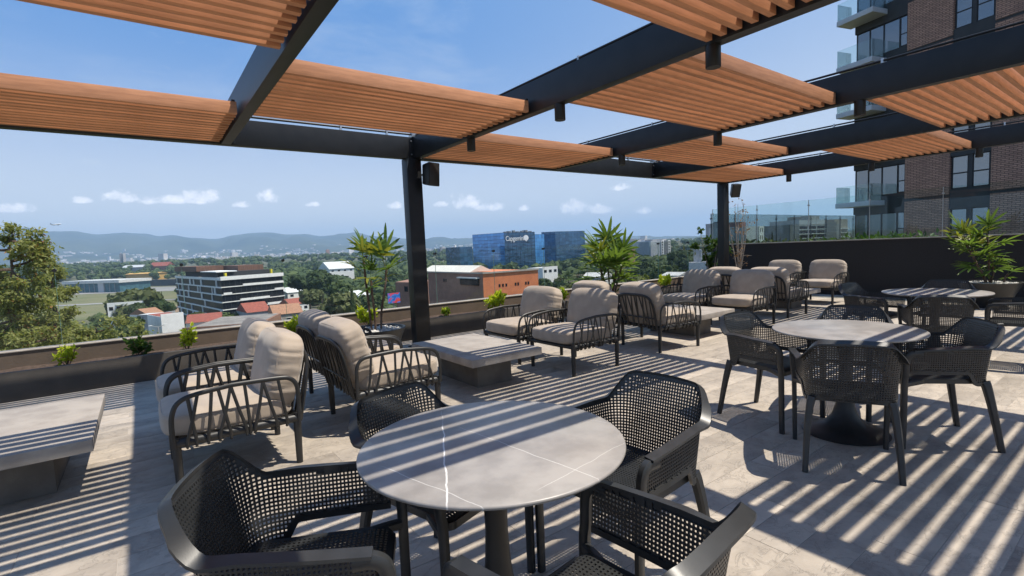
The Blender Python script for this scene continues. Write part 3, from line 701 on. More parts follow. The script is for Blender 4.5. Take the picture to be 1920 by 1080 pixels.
def bowl(x, y, R, H, label, mt='planter_wall', cat='planter'):
    t = thing('bowl_planter', label, cat, (x, y, 0))
    m = MB(); m.lathe([(.0, .001), (R*.50, .001), (R*.56, .02), (R*.82, H*.62), (R*.97, H-.03), (R, H-.004), (R-.006, H), (R-.03, H), (R-.036, H-.01), (R-.042, H-.03), (0, H-.036)], 56, cap=False); m.build('bowl', mt, t, smooth=45)
    rng = random.Random(int(x*100)); m = MB()
    for k in range(620):
        a = rng.uniform(0, 2*pi); r = (R-.055)*sqrt(rng.random()); s = rng.uniform(.010, .020); c = Vector((r*cos(a), r*sin(a), H-.030+s*.5))
        e = [Vector((s, 0, 0)), Vector((0, s*.8, 0)), Vector((-s, 0, 0)), Vector((0, -s*.8, 0))]; q = Matrix.Rotation(rng.uniform(0, 6), 3, 'Z')
        m.add([c+q@v for v in e]+[c+Vector((0, 0, s*.7)), c-Vector((0, 0, s*.7))], [(0, 1, 4), (1, 2, 4), (2, 3, 4), (3, 0, 4), (1, 0, 5), (2, 1, 5), (3, 2, 5), (0, 3, 5)])
    tag(m.build('pebbles', 'pebble', t, smooth=80), kind='stuff')
    return t
def palm(x, y, z, stems, label, seed, group=None, yellow=.2):
    t = thing('fan_palm', label, 'palm', (x, y, z)); rng = random.Random(seed)
    for (bx, by, tx, ty, tz, nl, sc, low) in stems:
        pth = catmull([(bx, by, 0), (bx*.7+tx*.3+rng.uniform(-.02, .02), by*.7+ty*.3, tz*.33), (bx*.3+tx*.7, by*.3+ty*.7+rng.uniform(-.02, .02), tz*.68), (tx, ty, tz)], 8)
        m = MB(); m.tube(pth, .0145, 8, scale=[1.1*(1+.18*sin(i*2.1)) for i in range(len(pth))]); m.build('stem', 'bark', t, smooth=60)
        for k in range(nl):
            f = 1-low*(k/max(1, nl-1))**1.3; p = pth[min(len(pth)-1, int(f*(len(pth)-1)))]
            a = k*2.4+rng.uniform(-.4, .4); el_ = radians(72-78*(k/max(1, nl-1))+rng.uniform(-18, 18))
            me = FAN[3] if rng.random() < yellow else FAN[rng.randrange(3)]
            o = obj('leaf', me, t); s = sc*rng.uniform(.8, 1.12)
            o.matrix_local = Matrix.Translation(p)@Matrix.Rotation(a, 4, 'Z')@Matrix.Rotation(el_, 4, 'X')@Matrix.Rotation(rng.uniform(-.4, .4), 4, 'Y')@Matrix.Scale(s, 4)
    return t
bowl(2.45, 6.42, .39, .43, 'dark bowl planter with white pebbles left of the front post', 'lounge_resin')
palm(2.45, 6.42, .365, [(-.05, .02, -.10, .03, .98, 6, .82, .35), (.06, -.02, .20, 0, .86, 7, .84, .25), (-.03, -.05, -.05, -.06, .70, 2, .62, .1)], 'slender two stemmed fan palm in the bowl by the front post', 11, yellow=.25)
bowl(7.15, 6.55, .40, .43, 'dark bowl planter hidden behind the lounge chairs under the big palm', 'planter_wall')
palm(7.15, 6.55, .365, [(-.06, 0, -.22, .05, .76, 7, 1.05, .5), (.02, .04, .0, .06, .92, 8, 1.08, .45), (.06, -.03, .24, -.10, .72, 7, 1.05, .55), (0, -.06, -.08, -.22, .55, 6, 1.0, .6), (.05, .05, .30, .1, .46, 5, .95, .5), (-.05, .0, -.30, -.05, .50, 5, 1.0, .5)], 'big bushy fan palm in the middle in front of the blue office block', 23, yellow=.12)
bowl(12.15, 2.12, .44, .455, 'wide dark bowl planter full of white pebbles by the dark wall at the right', 'lounge_resin')
palm(12.15, 2.12, .39, [(0, 0, .03, .06, .92, 9, .78, .62), (-.02, .03, -.08, .36, .84, 13, .85, .62), (0, .02, -.06, .24, .62, 10, .80, .6), (.02, -.02, .02, -.03, .34, 4, .5, .5), (.1, -.15, .12, -.22, .2, 3, .42, .4)], 'leaning sunlit fan palm against the dark wall at the right', 37, yellow=.22)
def shrub(px, py, size, label, mt, seed, n=170, tall=1.0):
    p = atY(px, py, 7.72); x = p.x; size *= 1.3
    rng = random.Random(seed); t = thing('shrub', label, 'plant', (x, 7.72, .27), 0, 'small shrubs in the long planter')
    m = MB(); tips = []
    for k in range(9):
        a = rng.uniform(0, 6.28); r = size*rng.uniform(.2, .8); top = Vector((r*cos(a), r*.8*sin(a), size*tall*rng.uniform(.7, 1.75)))
        m.tube([(0, 0, -.02), tuple(top*.5+Vector((rng.uniform(-.02, .02), 0, 0))), tuple(top)], .004, 5); tips.append(top)
    m.build('stem', 'bark', t, smooth=60)
    m = MB()
    for k in range(n):
        tp = rng.choice(tips); c = tp*rng.uniform(.45, 1.05); d = (rdir(rng)+Vector((0, 0, .5))).normalized()
        leaf(m, c, d, rdir(rng), size*rng.uniform(.32, .6), size*rng.uniform(.09, .16), .4)
    m.build('foliage', mt, t)
for i, (px, py, s, lb, mt, tl) in enumerate(((125, 665, .10, 'small lime shrub in the planter at the far left edge', 'leaf_lime', 1.1), (262, 655, .12, 'dark green shrub in the planter, second from the left', 'leaf_green', .75),
        (350, 640, .12, 'lime shrub in the planter behind the nearest lounge chair', 'leaf_lime', 1.15), (551, 615, .13, 'lime shrub in the planter between the two back to back pairs', 'leaf_lime', 1.0),
        (690, 600, .15, 'lime shrub in the planter behind the slender palm', 'leaf_lime', .9), (835, 585, .10, 'little lime shrub in the planter just right of the front post', 'leaf_lime', .7),
        (932, 568, .20, 'broad lime green shrub in the planter before the orange building', 'leaf_lime', .8), (1052, 552, .14, 'lime shrub in the planter half hidden by lounge cushions', 'leaf_lime', .8),
        (1182, 535, .15, 'green shrub in the planter right of the big palm', 'leaf_lime', .6), (1245, 525, .20, 'lime shrub in the planter left of the fully striped chair', 'leaf_lime', .6))):
    shrub(px, py, s, lb, mt, 50+i, tall=tl)
# young trees by the rear post
def young_tree(x, y, label, stems, leaves, seed, mt, bark, H, lsz=.05):
    rng = random.Random(seed); t = thing('young_tree', label, 'tree', (x, y, 0))
    MB().lathe([(0, .001), (.17, .001), (.22, .33), (.225, .36), (.20, .36), (.19, .30), (0, .30)], 32, cap=False).build('pot', 'planter_wall', t, smooth=45)
    m = MB(); tips = []
    for k in range(stems):
        a = k*2.4+rng.uniform(-.3, .3); r = rng.uniform(.12, .36); h = H*rng.uniform(.75, 1.05)
        P = catmull([(0, 0, .28), (r*.25*cos(a), r*.25*sin(a), h*.35), (r*.7*cos(a), r*.7*sin(a), h*.7), (r*cos(a), r*sin(a), h)], 6); m.tube(P, .017, 6, scale=[1-.75*i/(len(P)-1) for i in range(len(P))])
        for q in range(6):
            i = rng.randrange(len(P)//3, len(P)-1); d = (rdir(rng)+Vector((0, 0, .8))).normalized(); e = P[i]+d*rng.uniform(.12, .34); m.tube([tuple(P[i]), tuple(P[i].lerp(e, .5)+Vector((0, 0, .02))), tuple(e)], .005, 5, scale=[1, .7, .4]); tips += [e, P[i].lerp(e, .7)]
        tips.append(P[-1])
    m.build('trunk', bark, t, smooth=60)
    m = MB()
    for k in range(leaves):
        c = rng.choice(tips)+rdir(rng)*rng.uniform(0, .07); leaf(m, c, rdir(rng)+Vector((0, 0, -.2)), rdir(rng), lsz*rng.uniform(.7, 1.4), lsz*.32)
    m.build('crown', mt, t)
young_tree(12.25, 6.85, 'nearly bare young tree with pale stems right of the rear post', 6, 170, 5, 'leaf_rust', 'pale_bark', 2.35)
young_tree(11.75, 7.28, 'small leafy sapling left of the rear post', 3, 1500, 9, 'leaf_green', 'pale_bark', 1.72, .085)
# ------------------------------------------------------------------ ground, hills, haze
GZ = -26.0
PROF = [(-300, 455), (0, 436), (50, 431), (90, 438), (130, 437), (180, 441), (230, 438), (270, 440), (300, 444), (320, 442), (360, 447), (405, 449), (440, 442), (470, 438), (500, 437), (540, 441), (570, 440), (600, 444), (640, 441), (665, 440), (700, 444),
        (730, 446), (760, 449), (800, 449), (830, 447), (860, 449), (890, 446), (1000, 445), (1100, 446), (1200, 445), (1300, 444), (1400, 440), (1700, 432), (2300, 420)]
CREST = []
for (x, y) in PROF:
    d = ray(x, y); CREST.append((atan2(d.x, d.y), d.z/sqrt(d.x**2+d.y**2)))
def crest(a):
    if a < CREST[0][0] or a > CREST[-1][0]: return .032
    for i in range(len(CREST)-1):
        if CREST[i][0] <= a <= CREST[i+1][0]:
            t = (a-CREST[i][0])/(CREST[i+1][0]-CREST[i][0]); t = t*t*(3-2*t); return CREST[i][1]*(1-t)+CREST[i+1][1]*t
def terrain(a, r):
    z = GZ+22*smoothstep(700, 1500, r)+24*smoothstep(1500, 3400, r)
    if r > 3000:
        h = crest(a)*9000+EYE-20; t = smoothstep(3200, 9000, r)**1.25; n = mnoise.fractal(Vector((a*14, r/1500, 3)), 1, 2, 4)
        z += h*t+n*170*t*(1-t)*2.2
        if r > 9000: z -= (r-9000)*.12
    return z
def polar(r0, r1, nr, a0, a1, na):
    m = MB(); full = a1-a0 > 6.28
    for i in range(nr+1):
        r = r0*(r1/r0)**(i/nr)
        for j in range(na+1): a = a0+(a1-a0)*j/na; m.v.append((r*sin(a), r*cos(a), terrain(a, r)))
    for i in range(nr):
        for j in range(na): b = i*(na+1)+j; m.f.append((b, b+na+1, b+na+2, b+1)); m.m.append(0)
    return m
mat('ground', (.065, .075, .028), (.125, .115, .062), .95, ns=.02, detail=8, coord='Object')
mat('hill', (.030, .046, .022), (.07, .085, .042), .95, ns=.0016, detail=9, coord='Object')
tag(polar(14, 3100, 46, -pi, pi, 220).build('ground', 'ground', smooth=80), kind='structure')
tag(polar(3000, 11000, 44, -.75, 2.1, 420).build('hills', 'hill', smooth=80), kind='structure')
mat('asphalt', (.10, .098, .098), (.075, .075, .078), .9, ns=.05)
mat('apron', (.27, .26, .245), (.20, .195, .185), .9, ns=.03)
mat('field', (.115, .125, .045), (.16, .15, .07), .95, ns=.03, detail=8)
mat('earth', (.30, .21, .14), (.24, .17, .11), .95, ns=.05)
def patch(name, mt, pts, z):
    P = [atz(x, y, GZ) for x, y in pts]; m = MB(); m.add([(p.x, p.y, GZ+z) for p in P], [tuple(range(len(P)))]); 
    o = m.build(name, mt)
    if o.data.polygons[0].normal.z < 0: o.data.flip_normals()
    return tag(o, kind='structure')
patch('airfield_grass', 'field', [(60, 605), (330, 592), (345, 535), (60, 548)], .15)
patch('apron', 'apron', [(60, 556), (345, 545), (345, 537), (60, 547)], .3)
patch('taxiway', 'apron', [(60, 578), (345, 562), (345, 560), (60, 575.5)], .3)
patch('bare_earth', 'earth', [(300, 590), (350, 584), (345, 572), (305, 577)], .3)
# ------------------------------------------------------------------ buildings
mat('white_wall', (.84, .83, .80), (.76, .75, .72), .8, ns=.8)
mat('grey_wall', (.36, .36, .36), (.30, .30, .30), .85, ns=.6)
mat('mid_wall', (.20, .21, .22), (.16, .17, .18), .85, ns=.6)
mat('dark_panel', (.045, .045, .046), (.036, .036, .037), .8, ns=2)
mat('orange_wall', (.64, .21, .085), (.56, .18, .075), .85, ns=.7, detail=8)
mat('brown_wall', (.31, .165, .112), (.26, .14, .096), .85, ns=.9, detail=8)  # brown render; also stands in for the orange hall's shaded side
mat('red_roof', (.30, .085, .055), (.22, .065, .045), .85, ns=2, detail=8)
mat('tan_roof', (.36, .19, .11), (.28, .15, .09), .85, ns=2)
mat('slab_grey', (.25, .23, .205), (.18, .165, .15), .9, ns=.5, detail=8)
mat('rust_screen', (.20, .10, .065), (.13, .07, .05), .8, ns=1.2, stretch=(3, 3, .3))
mat('yellow', (.75, .62, .03), None, .6)
mat('teal_wall', (.06, .16, .19), (.04, .10, .12), .6, ns=.3)
mat('roof_sheet', (.66, .66, .63), (.55, .55, .52), .5, ns=.6)
mat('cream_roof', (.74, .70, .60), (.66, .62, .53), .6, ns=.6)
mat('ochre', (.60, .36, .10), (.5, .3, .09), .8, ns=1)
mat('balcony', (.50, .515, .53), (.46, .475, .49), .7, ns=2)
mirrormat('dark_glass', (.012, .014, .017), .35, 1.3, spec=.12)
mirrormat('tower_glass', (.035, .05, .06), .03, 2.3, wob=.01)
mirrormat('blue_glass', (.09, .37, .80), .08, 2.0, (1.5, 1.35), wob=.12)  # sky reflection put into the base blue, brighter than the navy faces
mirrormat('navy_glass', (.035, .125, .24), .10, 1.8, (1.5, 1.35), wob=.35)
def xy(px, dep): p = atD(px, horizon(px), dep); return Vector((p.x, p.y, 0))
def zpx(px, y, dep): return atD(px, y, dep).z
def frame(A, B, z=0):
    """local frame on a facade: x from A to B, y outwards towards the viewer, z up"""
    x = (B-A).normalized(); y = Vector((x.y, -x.x, 0)); 
    if y.dot(-A) < 0: y = -y
    return Matrix(((x.x, y.x, 0, A.x), (x.y, y.y, 0, A.y), (x.z, y.z, 1, z), (0, 0, 0, 1))), (B-A).length
def prism(C, z0, z1, mb=None):
    m = mb or MB(); n = len(C); m.add([(c.x, c.y, z0) for c in C]+[(c.x, c.y, z1) for c in C], [tuple(range(n))[::-1], tuple(range(n, 2*n))]+[(i, (i+1) % n, n+(i+1) % n, n+i) for i in range(n)]); return m
def uvbox(o, M, su, sv):
    me = o.data; uv = me.uv_layers.new(name='UVMap')
    for p in me.polygons:
        n = p.normal; h = Vector((-n.y, n.x, 0)) if abs(n.z) < .9 else Vector((1, 0, 0))
        for li in p.loop_indices:
            c = me.vertices[me.loops[li].vertex_index].co; uv.data[li].uv = (c.dot(h)*su, c.z*sv if abs(n.z) < .9 else c.y*su)
def quad_corners(P, Q, S_): return [P, Q, Q+S_-P, S_]
# white office block with dark bands
P, Q, S_ = xy(411, 200), xy(527, 224), xy(327, 262); z1 = zpx(411, 523, 200)+.8
ob = thing('office_block', 'white office block with dark glass bands and rusty rooftop screens', 'building', (0, 0, 0))
o = prism(quad_corners(P, Q, S_), GZ, z1-.5).build('wall', 'dark_glass', ob)
M, L = frame(P, Q); FH = 3.05; rng = random.Random(3)
MB().box((-.4, -.3, z1-1.5), (L+.4, .5, z1), M=M).build('cornice', 'white_wall', ob)
segs = {1: [(.32, 1.0)], 2: [(.02, .14), (.84, 1.0)], 3: [(.26, .74)], 4: [(.70, 1.0)], 5: [(.1, .5)]}
for k in range(1, 7):
    z = z1-1.4-FH*k
    MB().box((-.3, -.2, z), (L+.3, .35, z+.32), M=M).build('floor_band', 'white_wall', ob)
    for (a, b) in segs.get(k, []): MB().box((a*L, -.1, z+.05), (b*L, .45, z+.98), M=M).build('balcony_front', 'white_wall', ob)
    for j in range(12): MB().box((L*(j+.5)/12-.05, .0, z+.3), (L*(j+.5)/12+.05, .06, z+FH), M=M).build('mullion', 'dark_panel', ob)
M2, L2 = frame(P, S_)
MB().box((-.2, -.3, z1-1.5), (L2+.3, .4, z1-.4), M=M2).build('cornice', 'white_wall', ob)
for k in range(1, 7):
    z = z1-1.6-FH*k
    MB().box((0, -.2, z), (L2, .35, z+.55), M=M2).build('floor_band', 'white_wall', ob)
    for j in range(7):
        if rng.random() < .75:
            x = L2*(j+rng.uniform(.1, .8))/7; MB().box((x, -.1, z+.5), (x+rng.choice((.5, .9, 1.6)), .40, z+FH), M=M2).build('fin', 'white_wall', ob)
M3, _ = frame(P, Q)
W2 = (S_-P).length
def roofbox(a0, a1, b0, b1, h0, h1, mt, nm):
    X = (Q-P).normalized(); Yv = (S_-P).normalized(); C = [P+X*L*a0+Yv*L2*b0, P+X*L*a1+Yv*L2*b0, P+X*L*a1+Yv*L2*b1, P+X*L*a0+Yv*L2*b1]; prism(C, z1-.6+h0, z1-.6+h1).build(nm, mt, ob)
roofbox(.05, .95, .10, .8, 0, 2.3, 'dark_panel', 'penthouse'); roofbox(.42, .86, .16, .5, 2.3, 4.6, 'rust_screen', 'roof_screen'); roofbox(-.04, .40, .4, .95, 2.6, 4.9, 'rust_screen', 'roof_screen')
roofbox(-.02, .30, .05, .35, 2.3, 2.7, 'white_wall', 'canopy'); roofbox(.10, .13, .04, .06, .2, 1.9, 'yellow', 'sign_panel'); roofbox(.86, .89, .05, .07, .5, 2.4, 'yellow', 'sign_panel')
# blue glass office with lettering
def glass_block(name, label, P, Q, S_, z1, mats, tagit=True, par=None):
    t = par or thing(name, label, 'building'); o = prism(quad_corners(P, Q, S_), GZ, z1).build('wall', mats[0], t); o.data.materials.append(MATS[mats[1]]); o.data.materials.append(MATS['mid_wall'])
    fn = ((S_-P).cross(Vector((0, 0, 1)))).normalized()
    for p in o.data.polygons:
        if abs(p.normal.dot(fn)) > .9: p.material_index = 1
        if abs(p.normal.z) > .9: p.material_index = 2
    uvbox(o, None, 1/2.6, 1/2.6); return t
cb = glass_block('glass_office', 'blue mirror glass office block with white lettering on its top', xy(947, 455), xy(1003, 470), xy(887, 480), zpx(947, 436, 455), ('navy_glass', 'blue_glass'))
P, Q = xy(947, 455), xy(1003, 470)
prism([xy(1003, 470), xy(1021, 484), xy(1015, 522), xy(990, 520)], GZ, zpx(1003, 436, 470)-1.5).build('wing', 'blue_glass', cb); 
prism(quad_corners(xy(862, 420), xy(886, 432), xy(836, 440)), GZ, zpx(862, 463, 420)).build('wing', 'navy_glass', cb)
for c in KIDS.get(cb.name, []) or [x for x in bpy.data.objects if x.parent == cb and x.name.startswith('wing')]: uvbox(c, None, 1/2.6, 1/2.6)
rng = random.Random(8); M, L = frame(P, Q); zt = zpx(947, 436, 455)
for j in range(9): MB().box((L*j/8-.12, 0, GZ), (L*j/8+.12, .25, zt), M=M).build('mullion', 'navy_glass', cb)
for k in range(16): MB().box((0, 0, zt-3.1*k-.25), (L, .18, zt-3.1*k), M=M).build('spandrel', 'navy_glass', cb)
for j in range(7): MB().box((L*(.06+.14*j), -6-3*(j % 2), zt), (L*(.06+.14*j)+2.2, -3, zt+.9+.5*(j % 3)), M=M).build('roof_unit', 'mid_wall', cb)
M5, L5 = frame(P, xy(887, 480))
for k in range(16): MB().box((0, 0, zt-3.1*k-.2), (L5, .12, zt-3.1*k), M=M5).build('spandrel', 'navy_glass', cb)
fc = bpy.data.curves.new('lettering', 'FONT'); fc.body = 'Capgemini'; fc.size = 6.2; fc.extrude = .12; fc.space_character = .92
fo = bpy.data.objects.new('lettering', fc); COL.objects.link(fo); bpy.context.view_layer.update()
me = bpy.data.meshes.new_from_object(fo); bpy.data.objects.remove(fo); mat('sign_white', (.85, .85, .85), None, .5); me.materials.clear(); me.materials.append(MATS['sign_white'])
xs = [v.co.x for v in me.vertices]; wid = max(xs)-min(xs); want = L*.60
so_ = obj('lettering', me, cb); flip = 1
# text runs left to right as seen: local x of the facade frame goes from the near corner to the right
Mx = M@Matrix.Translation((L*.02, .5, zt-7.6))@Matrix(((want/wid, 0, 0, 0), (0, 0, 1, 0), (0, 1.0, 0, 0), (0, 0, 0, 1)))
so_.matrix_local = Mx
lm = MB(); lm.lathe([(0, -.1), (2.6, -.1), (2.6, .1), (0, .1)], 24, cap=False)
lm.add([(-.3, -3.2, -.1), (.6, -3.2, -.1), (.2, -1.5, -.1), (-.3, -3.2, .1), (.6, -3.2, .1), (.2, -1.5, .1)], [(0, 1, 2), (5, 4, 3), (0, 3, 4, 1), (1, 4, 5, 2), (2, 5, 3, 0)])
lo_ = lm.build('emblem', 'sign_white', cb); lo_.matrix_local = M@Matrix.Translation((L*.70, .55, zt-5.4))@Matrix(((1, 0, 0, 0), (0, 0, 1, 0), (0, 1, 0, 0), (0, 0, 0, 1)))
cb2 = glass_block('glass_office', 'darker blue glass office block half hidden behind the big palm', xy(1042, 500), xy(1097, 520), xy(1016, 506), zpx(1042, 434, 500), ('navy_glass', 'navy_glass'))
M, L = frame(xy(1042, 500), xy(1095, 520)); zt = zpx(1042, 434, 500)
for j in range(8): MB().box((L*j/7-.14, 0, GZ), (L*j/7+.14, .25, zt), M=M).build('mullion', 'blue_glass', cb2)
for k in range(16): MB().box((0, 0, zt-3.3*k-.3), (L, .18, zt-3.3*k), M=M).build('spandrel', 'blue_glass', cb2)
# orange building with the pale roof
P, Q, S_ = xy(903, 110), xy(1007, 119), xy(800, 132); z1 = zpx(903, 514, 110)
og = thing('orange_hall', 'long orange rendered hall, one side coloured brown for shade, with a pale pitched roof', 'building')
o = prism(quad_corners(P, Q, S_), GZ, z1).build('wall', ['orange_wall', 'brown_wall'], og); fn = (S_-P).cross(Vector((0, 0, 1))).normalized()
for p in o.data.polygons:
    if abs(p.normal.dot(fn)) > .9: p.material_index = 1  # shade on the left side put into the colour as brown
M, L = frame(P, Q)
for a in (.22, .27, .32, .46, .50, .62, .66): 
    w_ = MB().box((a*L*1.2, -.05, z1-3.2), (a*L*1.2+.45, .05, z1-2.55), M=M).build('window', 'dark_glass', og)
MB().box((-.15, -.3, z1), (L+.15, .25, z1+.35), M=M).build('cornice', 'coping', og)
M, L = frame(P, S_)
MB().box((-.15, -.3, z1), (L+.15, .25, z1+.3), M=M).build('cornice', 'coping', og)
MB().box((.06*L, -.3, z1-2.6), (.36*L, .35, z1-1.1), M=M).build('window', 'dark_glass', og); MB().box((.05*L, -.3, z1-1.08), (.37*L, 1.0, z1-.8), M=M).build('awning', 'roof_sheet', og)
for a in (.62, .66): MB().box((a*L, -.05, z1-2.2), (a*L+.6, .06, z1-1.5), M=M).build('window', 'dark_glass', og)
X = (Q-P); Yv = (S_-P); rf = MB(); A = [P+X*.02+Yv*.22, P+X*.02+Yv*1.15, P+X*.42+Yv*1.15, P+X*.42+Yv*.22]
ridge = [(A[1]+A[2])/2, (A[0]+A[3])/2]
rf.add([(v.x, v.y, z1+.3) for v in A]+[(v.x, v.y, z1+1.7) for v in ridge], [(0, 1, 4, 5), (1, 2, 4), (2, 3, 5, 4), (3, 0, 5)]); rf.build('roof', 'cream_roof', og)
P, Q, S_ = xy(790, 138), xy(800, 136), xy(738, 146); bb = thing('brown_annex', 'brown rendered annex left of the orange hall behind the front post', 'building')
z1 = zpx(770, 531, 138); prism(quad_corners(P, xy(812, 150), S_), GZ, z1).build('wall', 'brown_wall', bb); M, L = frame(P, S_)
for a in (.2, .55): MB().box((a*L, -.05, z1-2.7), (a*L+1.5, .08, z1-1.2), M=M).build('window', 'dark_glass', bb)
def billboard_mat():
    m = bpy.data.materials.new('mural'); m.use_nodes = True; t = NT(m.node_tree); p = next(n for n in t.n if n.type == 'BSDF_PRINCIPLED'); tcn = t.new('ShaderNodeTexCoord')
    n_ = t.new('ShaderNodeTexNoise'); n_.inputs['Scale'].default_value = 2.6; n_.inputs['Detail'].default_value = 1; t.l.new(tcn.outputs['Generated'], n_.inputs['Vector'])
    r_ = t.new('ShaderNodeValToRGB'); e = r_.color_ramp.elements; e[0].position = .36; e[0].color = (.02, .12, .55, 1); e[1].position = .66; e[1].color = (.75, .10, .08, 1)
    for pos, c in ((.46, (.05, .30, .75, 1)), (.52, (.35, .10, .45, 1)), (.58, (.70, .08, .22, 1))): x = e.new(pos); x.color = c
    t.l.new(n_.outputs[0], r_.inputs[0]); t.l.new(r_.outputs[0], p.inputs['Base Color']); MATS['mural'] = m
billboard_mat()
A, B = xy(722, 128), xy(745, 130); M, L = frame(A, B); zz = zpx(733, 569, 129); tb = thing('billboard', 'blue and red painted billboard beside the brown annex', 'billboard')
MB().box((0, -.1, zz), (L, .1, zz+2.6), M=M).build('panel', 'mural', tb); MB().box((L/2-.15, -.3, GZ), (L/2+.15, -.12, zz), M=M).build('post', 'mid_wall', tb)
# low houses below the parapet
def house(label, A, B, dep, ytop, w, wall, roof, h_roof=0, ybase=None, name='house', cat='house', wins=4, d2=None):
    P, Q = xy(A, dep), xy(B, d2 or dep*1.03); x = (Q-P).normalized(); n = Vector((-x.y, x.x, 0)); n = n if n.dot(P) > 0 else -n; S_ = P+n*w; z1 = zpx(A, ytop, dep)
    t = thing(name, label, cat); C = quad_corners(P, Q, S_); prism(C, GZ, z1).build('wall', wall, t)
    if h_roof:
        e = .5; c = sum(C, Vector())/4; E_ = [c+(v-c)*1.04 for v in C]; r0 = (E_[0]+E_[3])/2; r1 = (E_[1]+E_[2])/2; m = MB()
        m.add([(v.x, v.y, z1+.02) for v in E_]+[(r0.x, r0.y, z1+h_roof), (r1.x, r1.y, z1+h_roof)], [(0, 1, 5, 4), (1, 2, 5), (2, 3, 4, 5), (3, 0, 4), (3, 2, 1, 0)]); m.build('roof', roof, t)
    else: 
        c = sum(C, Vector())/4; prism([c+(v-c)*.94 for v in C], z1, z1+.06).build('roof', roof, t)
        M, L = frame(P, Q); MB().box((0, -.25, z1), (L, 0, z1+.5), M=M).build('parapet', wall, t)
    M, L = frame(P, Q)
    for k in range(wins):
        xw = L*(k+.5)/wins; wd = min(1.0, L/wins*.3); f = MB().box((xw-wd, -.05, z1-2.2), (xw+wd, .05, z1-.9), M=M).build('window', 'white_wall' if wall != 'white_wall' else 'grey_wall', t); MB().box((xw-wd*.85, .05, z1-2.1), (xw+wd*.85, .08, z1-1.0), M=M).build('pane', 'dark_glass', f)
    return t
house('white flat roofed house left of the broad tree, by the airfield', 193, 262, 175, 572, 12, 'white_wall', 'slab_grey', wins=5)
house('white walled house with parapet nearest behind the planter', 292, 335, 92, 596, 9, 'white_wall', 'red_roof', wins=0)
house('long low red roofed house with a white gable wall', 338, 405, 105, 608, 14, 'white_wall', 'red_roof', 1.2, wins=4)
house('low house with tan tiled roof before the white office block', 268, 300, 150, 592, 9, 'white_wall', 'tan_roof', 1.8, wins=2)
house('small white house right of the tan roof, with skylight', 300, 320, 140, 590, 8, 'grey_wall', 'roof_sheet', wins=2)
house('broad grey slab roofed shed below the office block', 330, 470, 88, 622, 20, 'brown_wall', 'slab_grey', wins=3)
house('red roofed house below the right side of the office block', 455, 500, 125, 588, 10, 'grey_wall', 'red_roof', 2.2, wins=3)
house('cream house with tan roof behind the shrub in the planter', 505, 560, 118, 592, 10, 'coping', 'tan_roof', 2.0, wins=3)
house('white house with red roof right of the office block', 538, 572, 210, 573, 10, 'white_wall', 'red_roof', 2.4, wins=3)
house('white shed with pale roof among the trees right of the office block', 534, 566, 260, 550, 16, 'white_wall', 'roof_sheet', 2.5, wins=2)
house('long white roofed hall in the wood behind the slender palm', 616, 662, 420, 505, 30, 'white_wall', 'roof_sheet', 6, wins=4)
house('white house in the trees behind the palm trunk', 668, 690, 160, 556, 10, 'white_wall', 'roof_sheet', 1.5, wins=2)
house('white warehouse with flat roof right of the orange hall', 1016, 1044, 230, 503, 10, 'white_wall', 'roof_sheet', wins=3)
house('white shed roof behind the big palm', 1090, 1132, 150, 521, 9, 'white_wall', 'roof_sheet', 1.3, wins=4, d2=147)
house('white low building with grey roof left of the striped chair', 1150, 1192, 110, 536, 6, 'white_wall', 'roof_sheet', wins=4, d2=107)
house('pale low roofs behind the planter below the white towers', 1238, 1272, 140, 517, 7, 'white_wall', 'roof_sheet', .8, wins=3, d2=136)
house('ochre terracotta apartment house left of the white towers', 1163, 1190, 380, 470, 16, 'tan_roof', 'slab_grey', wins=3)
house('tall grey house with brick top left of the white towers', 1176, 1194, 560, 449, 20, 'mid_wall', 'slab_grey', wins=3)
# terminal hangar, yellow hall, coloured roofs
A, B = xy(118, 545), xy(221, 520); M, L = frame(A, B); hz = zpx(170, 531, 532); hg = thing('airport_hangar', 'long teal airport hangar with white roof by the apron', 'hangar')
MB().box((0, -32, GZ), (L, 0, hz-.4), M=M).build('wall', 'teal_wall', hg); MB().box((-1.5, -33, hz-.4), (L+1.5, 1.8, hz+2.6), M=M).build('roof', 'roof_sheet', hg); MB().box((L*.62, -.2, GZ), (L*.72, .6, hz+1.5), M=M).build('door', 'balcony', hg)
for k in range(11): MB().box((L*k/11, 0, GZ), (L*k/11+.5, .5, hz-1), M=M).build('column', 'grey_wall', hg)
def hall(label, A, B, dep, y0, y1, wall, roof, h, cat='building'):
    P, Q = xy(A, dep), xy(B, dep); M, L = frame(P, Q); za, zb = zpx((A+B)/2, y1, dep), zpx((A+B)/2, y0, dep); t = thing('hall', label, cat)
    MB().box((0, -20, GZ-2), (L, 0, zb), M=M).build('wall', wall, t); m = MB(); m.add([M@Vector(p) for p in ((-1, -21, zb), (L+1, -21, zb), (L+1, 1, zb), (-1, 1, zb), (-1, -10, zb+h), (L+1, -10, zb+h))], [(3, 2, 5, 4), (0, 4, 5, 1), (2, 1, 5), (0, 3, 4)]); m.build('roof', roof, t)
hall('ochre yellow hall at the edge of the wood beyond the apron', 234, 293, 720, 513.5, 518, 'ochre', 'ochre', 1.5)
hall('red roofed hall in the wood beyond the airfield', 280, 312, 900, 499, 503, 'brown_wall', 'red_roof', 7)
hall('pale green vaulted hall roof in the wood beyond the airfield', 228, 282, 900, 501, 503, 'grey_wall', 'balcony', 4)
# embankment beyond the taxiway
A, B = xy(222, 640), xy(340, 610); M, L = frame(A, B); em = MB().box((0, -6, GZ), (L, 0, zpx(280, 525, 625)), M=M).build('embankment_wall', 'asphalt'); tag(em, 'long grey retaining wall beyond the taxiway, left of the office block', 'wall')
